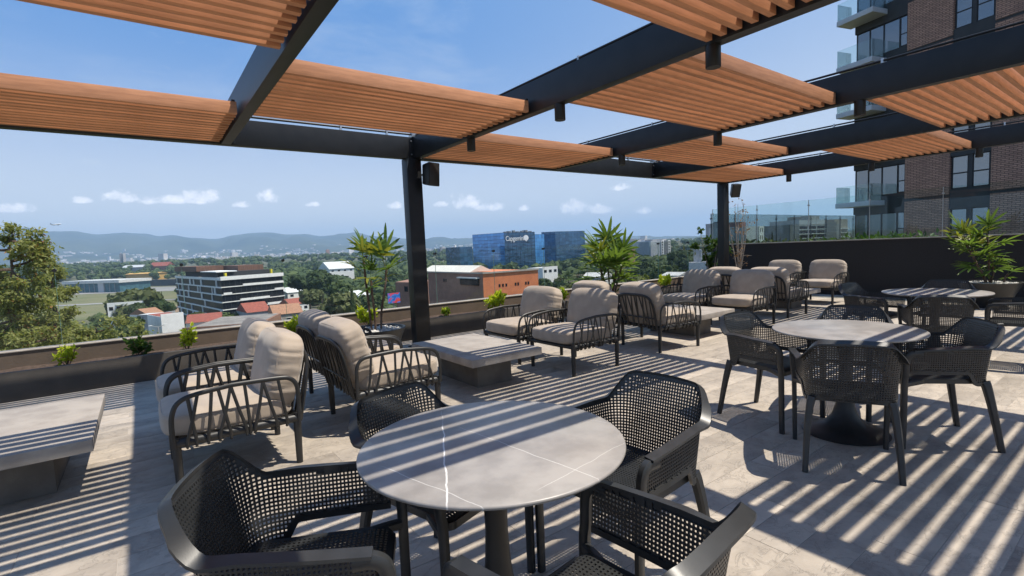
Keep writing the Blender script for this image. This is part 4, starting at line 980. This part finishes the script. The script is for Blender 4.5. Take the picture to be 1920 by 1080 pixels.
# white slab towers
for (a, b, dep, yt, lb, w) in ((1192, 1210, 520, 453, 'white apartment slab, left of the three towers on the skyline', 22), (1209, 1219, 540, 450, 'narrow bright white tower between two pale slabs', 18), (1220, 1240, 500, 452, 'pale blank slab tower right of the narrow bright one', 22), (1240, 1257, 505, 451, 'white and grey tower with rows of windows, rightmost of the group', 18)):
    P, Q = xy(a, dep), xy(b, dep+6); M, L = frame(P, Q); z1 = zpx(a, yt, dep); t = thing('apartment_tower', lb, 'building')
    MB().box((0, -w, GZ), (L, 0, z1), M=M).build('wall', 'white_wall' if a in (1209, 1240) else 'balcony', t); MB().box((L*.3, -w*.6, z1), (L*.7, -2, z1+1.6), M=M).build('roof_unit', 'grey_wall', t)
    if a == 1240:
        MB().box((L*.3, 0, GZ), (L*.72, .3, z1), M=M).build('wall_strip', 'mid_wall', t)
        for k in range(9):
            for xx in (.06, .80): f = MB().box((L*xx, 0, z1-2.4-2.6*k), (L*xx+1.3, .1, z1-.9-2.6*k), M=M).build('window', 'dark_glass', t)
t = thing('shop_building', 'white box building with round black characters, left of the rear post', 'building'); P, Q = xy(1300, 192), xy(1338, 189); M, L = frame(P, Q); z1 = zpx(1316, 468, 192)
MB().box((0, -5, GZ), (L, 0, z1), M=M).build('wall', 'balcony', t); MB().box((L*.38, 0, z1-3.6), (L, .4, z1-.1), M=M).build('sign_board', 'white_wall', t); MB().box((-1.5, 0, z1-8), (L, 3, z1-4.6), M=M).build('wing', 'white_wall', t)
mat('sign_black', (.015, .015, .018), None, .6); mat('sign_red', (.5, .03, .03), None, .6)
for k, mt in enumerate(('sign_black', 'sign_black', 'sign_red')):
    m = MB(); cx = L*.54+k*1.6; cz = z1-1.9; n = 20; pts = [M@Vector((cx+.55*cos(2*pi*i/n), .5, cz+.85*sin(2*pi*i/n))) for i in range(n)]; m.tube(pts, .2, 6, closed=True); m.build('sign_character', mt, t, smooth=60)
# blocks seen through the green glass
t = thing('apartment_block', 'grey stepped apartment block seen through the green glass', 'building'); P, Q = xy(1479, 150), xy(1596, 165); M, L = frame(P, Q)
def bz(y): return zpx(1530, y, 155)
MB().box((0, -14, GZ), (L*.82, 0, bz(420)), M=M).build('wall', 'grey_wall', t); MB().box((L*.25, -12, bz(420)), (L*.66, -2, bz(411)), M=M).build('upper_wall', 'balcony', t); MB().box((L*.44, -10, bz(411)), (L*.62, -3, bz(403)), M=M).build('roof_unit', 'grey_wall', t)
MB().box((L*.82, -16, GZ), (L*1.05, -2, bz(411)), M=M).build('wing', 'coping', t); MB().box((0, 0, GZ), (L*.13, .4, bz(420)), M=M).build('pier', 'mid_wall', t); MB().box((L*.56, 0, GZ), (L*.72, .5, bz(417)), M=M).build('pier', 'mid_wall', t)
for k in range(6):
    z = bz(422)-1.35*k
    for j in range(3): f = MB().box((L*(.16+.135*j), 0, z-1.15), (L*(.16+.135*j)+L*.115, .08, z-.25), M=M).build('window', 'dark_glass', t)
    MB().box((L*.13, 0, z-1.35), (L*.56, .5, z-1.15), M=M).build('balcony', 'white_wall', t); MB().box((L*.82, -2, z-1.35), (L*1.05, -1.2, z-1.1), M=M).build('balcony', 'white_wall', t)
t = thing('apartment_block', 'pale blank block with white corner, behind the pale stemmed tree', 'building'); P, Q = xy(1398, 120), xy(1431, 128); M, L = frame(P, Q); z1 = zpx(1410, 424, 122)
MB().box((0, -9, GZ), (L, 0, z1), M=M).build('wall', 'balcony', t); MB().box((L*.72, .02, GZ), (L, .2, z1), M=M).build('corner_wall', 'white_wall', t); MB().box((0, -6, z1), (L*.25, -1, z1+1.1), M=M).build('roof_unit', 'red_roof', t)
for k in range(3):
    for xx in (.78, .9): MB().box((L*xx, .2, z1-1.5-1.8*k), (L*xx+.3, .26, z1-.5-1.8*k), M=M).build('window', 'dark_glass', t)
t = thing('apartment_block', 'grey block just right of the rear post behind green glass', 'building'); P, Q = xy(1370, 140), xy(1393, 142); M, L = frame(P, Q); MB().box((0, -9, GZ), (L, 0, zpx(1380, 416, 140)), M=M).build('wall', 'grey_wall', t); MB().box((L*.2, -7, zpx(1380, 416, 140)), (L*.5, -3, zpx(1380, 413, 140)), M=M).build('roof_unit', 'mid_wall', t)
# ------------------------------------------------------------------ brick tower
def brick_mat():
    m = bpy.data.materials.new('brick_wall'); m.use_nodes = True; t = NT(m.node_tree); p = next(n for n in t.n if n.type == 'BSDF_PRINCIPLED'); tcn = t.new('ShaderNodeTexCoord')
    mp_ = t.new('ShaderNodeMapping'); mp_.inputs['Rotation'].default_value = (radians(-90), 0, 0); t.l.new(tcn.outputs['Object'], mp_.inputs[0])
    br = t.new('ShaderNodeTexBrick'); t.l.new(mp_.outputs[0], br.inputs[0]); br.inputs['Scale'].default_value = 1; br.inputs['Brick Width'].default_value = .30; br.inputs['Row Height'].default_value = .088; br.inputs['Mortar Size'].default_value = .013
    br.inputs['Color1'].default_value = (.52, .29, .20, 1); br.inputs['Color2'].default_value = (.36, .20, .14, 1); br.inputs['Mortar'].default_value = (.13, .085, .065, 1); br.inputs['Bias'].default_value = -.1
    nz = t.noise(tcn.outputs['Object'], 1.1, 6, .6); col = t.mix(t.math('MULTIPLY', t.ss(nz, .45, .75), .55), br.outputs[0], (.22, .125, .095, 1)); t.l.new(col, p.inputs['Base Color']); p.inputs['Roughness'].default_value = .9
    b = t.new('ShaderNodeBump'); b.inputs['Strength'].default_value = 1; b.inputs['Distance'].default_value = .03; t.l.new(t.math('SUBTRACT', 1.0, br.outputs['Fac']), b.inputs['Height']); t.l.new(b.outputs[0], p.inputs['Normal']); MATS['brick_wall'] = m
brick_mat()
TD = 30.6; TC = xy(1600, TD); TA = radians(15.4); TX = Vector((-sin(TA), -cos(TA), 0)); TN = Vector((-cos(TA), sin(TA), 0))
TM = Matrix(((TX.x, TN.x, 0, TC.x), (TX.y, TN.y, 0, TC.y), (0, 0, 1, 0), (0, 0, 0, 1)))
def tow(px, py, out=0):
    d = ray(px, py); k = ((TC+TN*out-CAMP).dot(TN))/d.dot(TN); p = CAMP+d*k; q = p-TC; return q.dot(TX), p.z
tw = thing('brick_tower', 'tall brick and charcoal apartment tower with balconies at the right', 'building'); 
def tbox(nm, mt, x0, x1, y0, y1, z0, z1, par=None, **k):
    o = MB().box((x0, y0, z0), (x1, y1, z1)).build(nm, mt, par or tw, **k)
    if par is None: o.matrix_local = TM
    return o
s_win1 = tow(1702, 95)[0]; s_b1 = tow(1788, 62)[0]; s_w2 = tow(1868, 34)[0]; s_end = s_w2+6.5
zf = [tow(1571, y, 1.25)[1] for y in (387, 305, 219, 133, 46)]; FHt = (zf[-1]-zf[0])/4; levels = [zf[0]+FHt*k for k in range(-2, 8)]
tbox('core', 'dark_panel', 0, s_end+6, -14, -.12, GZ, levels[-1]+3)
tbox('wall', 'dark_panel', 0.0, s_win1, -.12, 0, GZ, levels[0]); tbox('wall', 'dark_panel', s_win1, s_end, -.12, 0, GZ, levels[0])
for k, z in enumerate(levels[:-1]):
    zt_ = levels[k+1]
    tbox('spandrel', 'dark_panel', 0, s_win1, -.12, .02, z-.55, z+.05)
    tbox('brick_panel', 'brick_wall', s_win1+.003, s_b1, -.12, .06, z+.12, zt_-.02); tbox('floor_band', 'dark_panel', s_win1+.003, s_b1, -.12, .03, z-.02, z+.12)
    tbox('brick_panel', 'brick_wall', s_w2, s_end, -.12, .06, z+.12, zt_-.02); tbox('floor_band', 'dark_panel', s_w2, s_end, -.12, .03, z-.02, z+.12)
    tbox('spandrel', 'dark_panel', s_b1+.003, s_w2-.003, -.12, .02, z-.62, z+.36)
    # balcony glazing
    xs_ = [.10, tow(1631, 60)[0], tow(1657, 60)[0], tow(1687, 60)[0], s_win1-.02]
    for j in range(4):
        f = tbox('window', 'steel_black', xs_[j], xs_[j+1]-.003, -.14, -.06, z+.052, zt_-.552) if j < 2 else tbox('window', 'steel_black', xs_[j], xs_[j+1]-.003, -.14, -.06, z+.052, zt_-.552)
        if j == 3:
            zm = z+1.15
            for (a, b) in ((z+.55, zm-.03), (zm+.03, zt_-.62)): tbox('pane', 'tower_glass', xs_[j]+.06, xs_[j+1]-.06, -.06, -.045, a, b, par=f)
        else: tbox('pane', 'tower_glass', xs_[j]+.05, xs_[j+1]-.05, -.06, -.045, (z+.12 if j < 2 else z+.5), zt_-.62, par=f)
    if True: tbox('sill_panel', 'dark_panel', xs_[2], s_win1-.004, -.058, .0, z+.05, z+.48)
    xw = [s_b1+.06, (s_b1+s_w2)/2-.08, (s_b1+s_w2)/2+.08, s_w2-.06]
    for (a, b) in ((xw[0], xw[1]), (xw[2], xw[3])):
        f = tbox('window', 'steel_black', a, b, -.14, -.05, z+.36, zt_-.62)
        for (c, d) in ((z+.43, z+1.12), (z+1.19, zt_-.68)): tbox('pane', 'tower_glass', a+.06, b-.06, -.05, -.035, c, d, par=f)
    tbox('mullion', 'dark_panel', xw[1], xw[2], -.12, -.02, z+.36, zt_-.62)
    if k >= 2 or k == 2:
        bx1 = tow(1650, 104, .6)[0]; bo = 1.25
        sl = tbox('balcony', 'balcony', -.25, bx1, .021, bo, z-.12, z+.16, bevel=.01)
        g = tbox('balcony_glass', 'pane_green', -.22, bx1-.05, bo-.05, bo-.035, z+.16, z+1.12); g = tbox('balcony_glass', 'pane_green', -.22, -.205, .03, bo-.052, z+.16, z+1.12); g = tbox('balcony_glass', 'pane_green', bx1-.065, bx1-.05, .03, bo-.052, z+.16, z+1.12)
# ------------------------------------------------------------------ trees
def make_tree_near(x, y, base, H, R, label, seed, n_leaf, mt, lsz, depth=8, rust=0):
    rng = random.Random(seed); t = thing('tree', label, 'tree', (x, y, base)); m = MB(); tips = []
    tr = catmull([(0, 0, 0), (.3, .2, H*.3), (-.2, .3, H*.55), (.1, 0, H)], 8); m.tube(tr, .32, 8, scale=[1-.85*i/(len(tr)-1) for i in range(len(tr))])
    for k in range(40):
        f = 1-rng.random()*depth/H; j_ = f*(len(tr)-1); i = min(len(tr)-2, int(j_)); p = tr[i].lerp(tr[i+1], j_-i); d = (rdir(rng)+Vector((0, 0, .35))).normalized(); e = p+Vector((d.x*R, d.y*R, d.z*R*.7))*rng.uniform(.45, 1.0)*(.55+.45*min(1, (1-f)*H/depth*2))
        P = catmull([tuple(p), tuple(p.lerp(e, .5)+Vector((0, 0, -.15*R*.3))), tuple(e)], 5); m.tube(P, .09, 5, scale=[1-.8*q/(len(P)-1) for q in range(len(P))])
        for q in range(5):
            s = P[rng.randrange(len(P)//2, len(P))]; e2 = s+(rdir(rng)+Vector((0, 0, .2)))*R*rng.uniform(.10, .26); m.tube([tuple(s), tuple(e2)], .025, 4, scale=[1, .4]); tips.append((e2, rng.uniform(.5, 1.0)))
        tips.append((P[-1], 1.0))
    m.build('trunk', 'bark', t, smooth=60); m = MB(); m2 = MB()
    for k in range(n_leaf):
        c, q = rng.choice(tips); o_ = Vector((rng.gauss(0, 1), rng.gauss(0, 1), rng.gauss(0, .75)))*R*.085*q; tgt = m2 if rng.random() < rust else m
        leaf(tgt, c+o_, rdir(rng)+Vector((0, 0, -.35)), rdir(rng)+Vector((0, 0, 1)), lsz*rng.uniform(.7, 1.5), lsz*rng.uniform(.22, .36), .3)
    m.build('crown', mt, t)
    if rust: m2.build('crown_rust', 'leaf_rust', t)
    return t
p = xy(20, 27); make_tree_near(p.x, p.y, GZ, 29.2, 2.7, 'tall airy tree rising above the parapet at the left edge', 4, 18000, 'leaf_tree', .20, rust=.04)
p = xy(92, 33); make_tree_near(p.x, p.y, GZ, 28.2, 2.1, 'slightly lower airy tree beside the tall one at the left', 14, 10500, 'leaf_tree', .20)
p = xy(-40, 30); make_tree_near(p.x, p.y, GZ, 28.5, 3, 'leafy tree partly cut by the left edge of the picture', 34, 7000, 'leaf_tree', .28, rust=.04)
p = xy(165, 44); make_tree_near(p.x, p.y, GZ, 22.0, 3.8, 'loose olive tree below the hangar, lower left', 24, 9000, 'leaf_tree', .34)
p = xy(250, 50); make_tree_near(p.x, p.y, GZ, 20.4, 3.2, 'small light green tree left of the white walled house', 44, 6000, 'leaf_tree', .34)
p = xy(60, 40); make_tree_near(p.x, p.y, GZ, 22.5, 4.2, 'bushy tree low behind the parapet at the left', 54, 8000, 'leaf_tree', .34)
def crown_template(name, seed, n, mt, flat=.75, sz=.17):
    rng = random.Random(seed); m = MB(); lob = [(rdir(rng)*rng.uniform(.3, .62), rng.uniform(.38, .58)) for k in range(9)]
    for k in range(n):
        c, r = rng.choice(lob); d = rdir(rng); p = c+d*r*rng.uniform(.75, 1.05); p = Vector((p.x, p.y, p.z*flat)); nrm_ = (d+rdir(rng)*.7).normalized(); s = nrm_.cross(rdir(rng)).normalized(); u = nrm_.cross(s); a = sz*rng.uniform(.5, 1.1)
        m.add([p+s*a, p+u*a*.8, p-s*a*.9, p-u*a*.7], [(0, 1, 2, 3)])
    for c, r in lob:        # inner twigs and foliage mass
        b = len(m.v); bm = bmesh.new(); bmesh.ops.create_icosphere(bm, subdivisions=2, radius=r*.86)
        vs = [Vector(((v.co*(1+.22*mnoise.noise(v.co*4+c*9)))+c)) for v in bm.verts]; vs = [Vector((v.x, v.y, v.z*flat)) for v in vs]; m.add(vs, [tuple(v.index for v in f.verts) for f in bm.faces]); bm.free()
    return m.mesh(name, mt)
CR = {'a': crown_template('crown', 1, 1500, 'leaf_far'), 'b': crown_template('crown', 2, 1500, 'leaf_dark', .8), 'c': crown_template('crown', 3, 1500, 'leaf_olive', .7), 'd': crown_template('crown', 6, 1800, 'leaf_far', .5, .12)}
tk = MB(); tk.tube([(0, 0, 0), (.02, 0, .5), (0, .02, 1)], .05, 7, scale=[1.2, .9, .6]); TK = tk.mesh('trunk', 'bark', smooth=60)
def conifer_mesh():
    rng = random.Random(5); m = MB()
    for k in range(900):
        h = rng.random(); r = (1-h)*.42*sqrt(rng.random())+.02; a = rng.uniform(0, 6.28); p = Vector((r*cos(a), r*sin(a), h*2-1)); d = Vector((cos(a), sin(a), -.5)); leaf(m, p, d, Vector((0, 0, 1)), .22, .06)
    m.lathe([(.30, -1), (.02, .9)], 9); return m.mesh('crown', 'leaf_dark')
CR['k'] = conifer_mesh()
def tree(px, ytop, wpx, dep, kind, label):
    q = xy(px, dep); r = wpx/FPX*dep/2; zt_ = zpx(px, ytop, dep); base = terrain(atan2(q.x, q.y), q.length)
    fl_ = {'a': .75, 'b': .8, 'c': .7, 'd': .5, 'k': 2.2}[kind]; t = thing('tree', label, 'tree', (q.x, q.y, base)); hgt = zt_-base; rz = r*1.0
    c = obj('crown', CR[kind], t); ch = (r*fl_ if kind != 'k' else r*2.2); c.location = (0, 0, hgt-ch*.98); c.scale = (r, r, r if kind != 'k' else r*2.2); c.rotation_euler = (0, 0, px*.7)
    k_ = obj('trunk', TK, t); k_.scale = (r*1.3, r*1.3, max(2, hgt-ch)); return t
for a in ((255, 536, 104, 185, 'c', 'broad olive round tree in front of the hangar'), (293, 560, 46, 170, 'b', 'dark tree at the right foot of the broad olive one'), (232, 590, 60, 90, 'a', 'green tree low between the airy trees and the white house'),
          (418, 579, 66, 130, 'a', 'round green tree in front of the white office block'), (362, 584, 40, 150, 'c', 'small dull bush left of the round green tree at the office block'), (246, 566, 44, 160, 'b', 'dark small tree before the white house'),
          (556, 512, 44, 255, 'b', 'dark tree directly right of the office block'), (598, 503, 64, 240, 'b', 'large dark tree, second right of the office block'), (640, 522, 70, 180, 'a', 'mid green tree left of the slender palm'), (575, 540, 50, 190, 'c', 'olive tree below the dark ones right of the office block'),
          (630, 545, 78, 120, 'c', 'pale olive rounded tree behind the lime shrubs left of the palm'), (655, 540, 26, 110, 'k', 'dark pointed conifer beside the slender palm'), (690, 545, 60, 150, 'a', 'green tree behind the slender palm stems'), (745, 528, 50, 210, 'a', 'green tree behind the brown annex'), (730, 505, 90, 300, 'b', 'dark broad tree behind the slender palm crown'),
          (700, 575, 60, 100, 'c', 'dull tree behind the bowl palm foot'), (1040, 512, 92, 175, 'a', 'broad green tree right of the orange hall'), (1085, 500, 80, 230, 'a', 'broad light green tree below the blue office'), (1065, 530, 90, 130, 'c', 'olive tree behind the lounge chair cushions'), (1015, 520, 40, 150, 'b', 'dark tree at the corner of the orange hall'),
          (1205, 488, 62, 260, 'b', 'dark tree below the narrow white tower'), (1245, 491, 80, 220, 'a', 'broad green tree below the rightmost white tower'), (1280, 466, 70, 300, 'b', 'dark high tree right of the white towers'), (1150, 520, 60, 160, 'c', 'dry brownish tree right of the big palm'), (1190, 512, 70, 170, 'c', 'olive tree between big palm and glass joint'),
          (1290, 500, 44, 200, 'a', 'green tree left of the box building'), (1325, 490, 40, 240, 'b', 'dark tree behind the box building'), (1448, 434, 10, 70, 'k', 'small pointed conifer behind the green glass')): tree(*a)
# hedge on the neighbouring terrace
for i, (px, py, X, w_, lb, mt, n) in enumerate(((1410, 440, 15.5, 1.5, 'ferny hedge behind the green glass near the rear post', 'leaf_olive', 450), (1500, 446, 16, 1.7, 'low hedge behind the middle of the green glass', 'leaf_olive', 350), (1575, 438, 18, 1.5, 'dark bush behind glass at the foot of the tower', 'leaf_green', 300), (1660, 425, 17, 1.2, 'bright green bush behind glass before the tower', 'leaf_green', 400))):
    p = atX(px, py, X); t = thing('bush', lb, 'bush', (p.x, p.y, .98)); rng = random.Random(90+i); m = MB(); h = max(.3, p.z-.98-.02)
    for k in range(n):
        q = Vector((rng.gauss(0, .4), rng.gauss(0, .55)*w_, rng.random()**1.3*h*.6)); leaf(m, q, rdir(rng), rdir(rng), .2, .045)
    m.build('foliage', mt, t); m = MB()
    for k in range(6): m.tube([(0, (k-2.5)*.3, 0), (rng.uniform(-.1, .1), (k-2.5)*.35, h*.8)], .012, 5)
    m.build('stem', 'bark', t)
# distant wood: one mass of crowns
rng = random.Random(77); fm = MB(); lo_ico = bmesh.new(); bmesh.ops.create_icosphere(lo_ico, subdivisions=1, radius=1); IV = [v.co.copy() for v in lo_ico.verts]; IF = [tuple(v.index for v in f.verts) for f in lo_ico.faces]; lo_ico.free()
def far_crown(x, y, z, r):
    s = rng.uniform(0, 9); vs = [Vector((x, y, z))+Vector((v.x, v.y, v.z*.8))*r*(1+.3*mnoise.noise(v*2+Vector((s, s, s)))) for v in IV]; fm.add(vs, IF)
    for k in range(26):
        d = rdir(rng); d.z = abs(d.z)*.9-.15; p = Vector((x, y, z))+Vector((d.x, d.y, d.z*.85))*r*rng.uniform(.85, 1.12); n = (d+rdir(rng)*.8).normalized(); a = n.cross(rdir(rng)).normalized(); b = n.cross(a); q = r*rng.uniform(.16, .34); fm.add([p+a*q, p+b*q, p-a*q, p-b*q], [(0, 1, 2, 3)])
cnt = 0
while cnt < 2300:
    px = rng.uniform(-60, 1480); dep = 300*(1800/300)**rng.random(); q = xy(px, dep)
    if px < 345 and dep < 690: continue
    if 345 <= px < 540 and dep < 300: continue
    if 860 < px < 1110 and dep < 440: 
        if rng.random() < .6: continue
    r = rng.uniform(4.0, 8.5); z = terrain(atan2(q.x, q.y), q.length); hh = rng.uniform(6, 12) if dep > 420 else rng.uniform(4, 8)
    far_crown(q.x, q.y, z+hh, r); cnt += 1
cnt = 0
while cnt < 330:        # gardens and street trees among the houses
    px = rng.uniform(40, 1420); dep = rng.uniform(95, 300); q = xy(px, dep)
    if px < 345 and dep > 200: continue
    if 320 < px < 545 and 190 < dep < 290: continue
    if 790 < px < 1015 and 100 < dep < 160: continue
    far_crown(q.x, q.y, GZ+rng.uniform(2.5, 6.5), rng.uniform(2.2, 4.6)); cnt += 1
tag(fm.build('wood', 'leaf_far'), 'dense green wood stretching behind the airfield and offices', 'wood', kind='stuff')
# distant city: pale specks at the foot of the hills
mat('far_white', (.72, .70, .68), (.50, .47, .45), .9, ns=.02, rnd=.25)
cm_ = MB()
for k in range(1900):
    px = rng.uniform(60, 900) if rng.random() < .75 else rng.uniform(850, 1500); dep = 1700*(6200/1700)**(rng.random()**.8); q = xy(px, dep); a = atan2(q.x, q.y); z = terrain(a, q.length)
    if mnoise.noise(Vector((px/60, dep/700, 1))) < -.05 or z-EYE > crest(a)*dep*.62: continue
    w_ = rng.uniform(6, 22)*(dep/3000)**.5; h = rng.uniform(4, 11) if rng.random() < .97 else rng.uniform(18, 38); b = rng.uniform(0, 3); R_ = Matrix.Rotation(b, 4, 'Z'); cm_.box((-w_, -w_*.5, -6), (w_, w_*.5, h), M=Matrix.Translation((q.x, q.y, z))@R_)
tag(cm_.build('distant_city', 'far_white'), 'pale city houses scattered at the foot of the blue hills', 'city', kind='stuff')
for (px, yt, w_, dep, lb) in ((229, 476, 5, 1500, 'thin dark tower, left of a close pair on the plain'), (235, 475, 4, 1500, 'thin pale tower, right of a close pair on the plain'), (394, 486, 10, 1400, 'small white gate shaped tower above the rusty roof'), (420, 482, 8, 1500, 'pale apartment slab left of two above the office block'), (434, 482, 9, 1500, 'pale apartment slab right of two above the office block'), (540, 474, 9, 2000, 'far pale tower above the wood right of the office block'), (615, 468, 6, 2200, 'far pinkish tower above the wood left of the slender palm'),
                              (697, 466, 10, 1900, 'far white block behind the slender palm crown'), (830, 466, 16, 1300, 'grey glass block left of the blue office'), (1180, 451, 14, 900, 'reddish roofed tower on the right skyline'), (1005, 444, 6, 2200, 'tiny tower on the skyline behind the blue office')):
    q = xy(px, dep); s = w_/FPX*dep/2; t = thing('far_tower', lb, 'tower', (q.x, q.y, 0)); z0 = terrain(atan2(q.x, q.y), q.length); z1 = zpx(px, yt, dep)
    MB().box((-s, -s*.7, z0-3), (s, s*.7, z1)).build('wall', 'mid_wall' if 'dark' in lb or 'glass' in lb else ('tan_roof' if 'pink' in lb else 'far_white'), t); MB().box((-s*.5, -s*.4, z1), (s*.4, s*.3, z1+3)).build('roof_unit', 'red_roof' if 'reddish' in lb else 'grey_wall', t)
# street lamp
q = xy(285, 80); t = thing('street_lamp', 'thin grey double street lamp in front of the white walled house', 'street lamp', (q.x, q.y, GZ)); zt_ = zpx(285, 615, 80)-GZ
m = MB(); m.tube([(0, 0, 0), (0, 0, zt_)], .09, 8); m.tube([(-.9, 0, zt_+.3), (0, 0, zt_), (.9, 0, zt_+.3)], .05, 6); m.build('pole', 'grey_wall', t, smooth=50)
for s in (-1, 1): MB().box((s*1.0-.25, -.1, zt_+.28), (s*1.0+.25, .1, zt_+.38)).build('lamp_head', 'white_wall', t, bevel=.02)
# airliner climbing away
q = atD(105, 421, 1500); t = thing('airliner', 'white airliner climbing in the sky above the tree at the left', 'airplane', q, 0); t.rotation_euler = (radians(0), radians(-4), -YAW)
prof = [(0, -16), (.5, -15), (1.2, -11), (1.9, -6), (1.95, 9), (1.7, 13), (1.0, 15.3), (0, 16)]
m = MB(); m.lathe(prof, 16, cap=False); o = m.build('fuselage', 'white_wall', t, smooth=60); o.rotation_euler = (0, radians(90), 0)
m = MB(); 
for s in (-1, 1): m.add([(3, s*1.5, -1), (-3, s*1.5, -1), (-7, s*15, .4), (-5, s*15, .4), (3, s*1.5, -.5), (-3, s*1.5, -.6), (-7, s*15, .6), (-5, s*15, .6)], [(0, 1, 2, 3), (7, 6, 5, 4), (0, 3, 7, 4), (1, 5, 6, 2), (3, 2, 6, 7)])
m.build('wing', 'grey_wall', t); m = MB(); m.add([(-11.5, -.15, 1), (-15.5, -.15, 1), (-17.5, -.1, 6), (-15.5, -.1, 6), (-11.5, .15, 1), (-15.5, .15, 1), (-17.5, .1, 6), (-15.5, .1, 6)], [(0, 1, 2, 3), (7, 6, 5, 4), (0, 3, 7, 4), (1, 5, 6, 2), (3, 2, 6, 7)]); m.build('tail_fin', 'mid_wall', t)
for s in (-1, 1): MB().lathe([(.0, -1.6), (.8, -1.4), (.9, 1.2), (.0, 1.4)], 12, cap=False).build('engine', 'mid_wall', t).matrix_local = Matrix.Translation((1.5, s*5, -1.9))@Matrix.Rotation(radians(90), 4, 'Y')
# ------------------------------------------------------------------ haze
hm = bpy.data.materials.new('haze'); hm.use_nodes = True; t = NT(hm.node_tree); t.n.clear(); pv = t.new('ShaderNodeVolumePrincipled'); pv.inputs['Color'].default_value = (.46, .70, 1.0, 1); pv.inputs['Density'].default_value = 1.5e-4; pv.inputs['Anisotropy'].default_value = .0
out = t.new('ShaderNodeOutputMaterial'); t.l.new(pv.outputs[0], out.inputs['Volume']); MATS['haze'] = hm
tag(MB().box((-12500, -12500, -40), (12500, 12500, 640)).build('haze', 'haze'), 'thin pale haze lying over the city and hills', 'haze', kind='stuff')
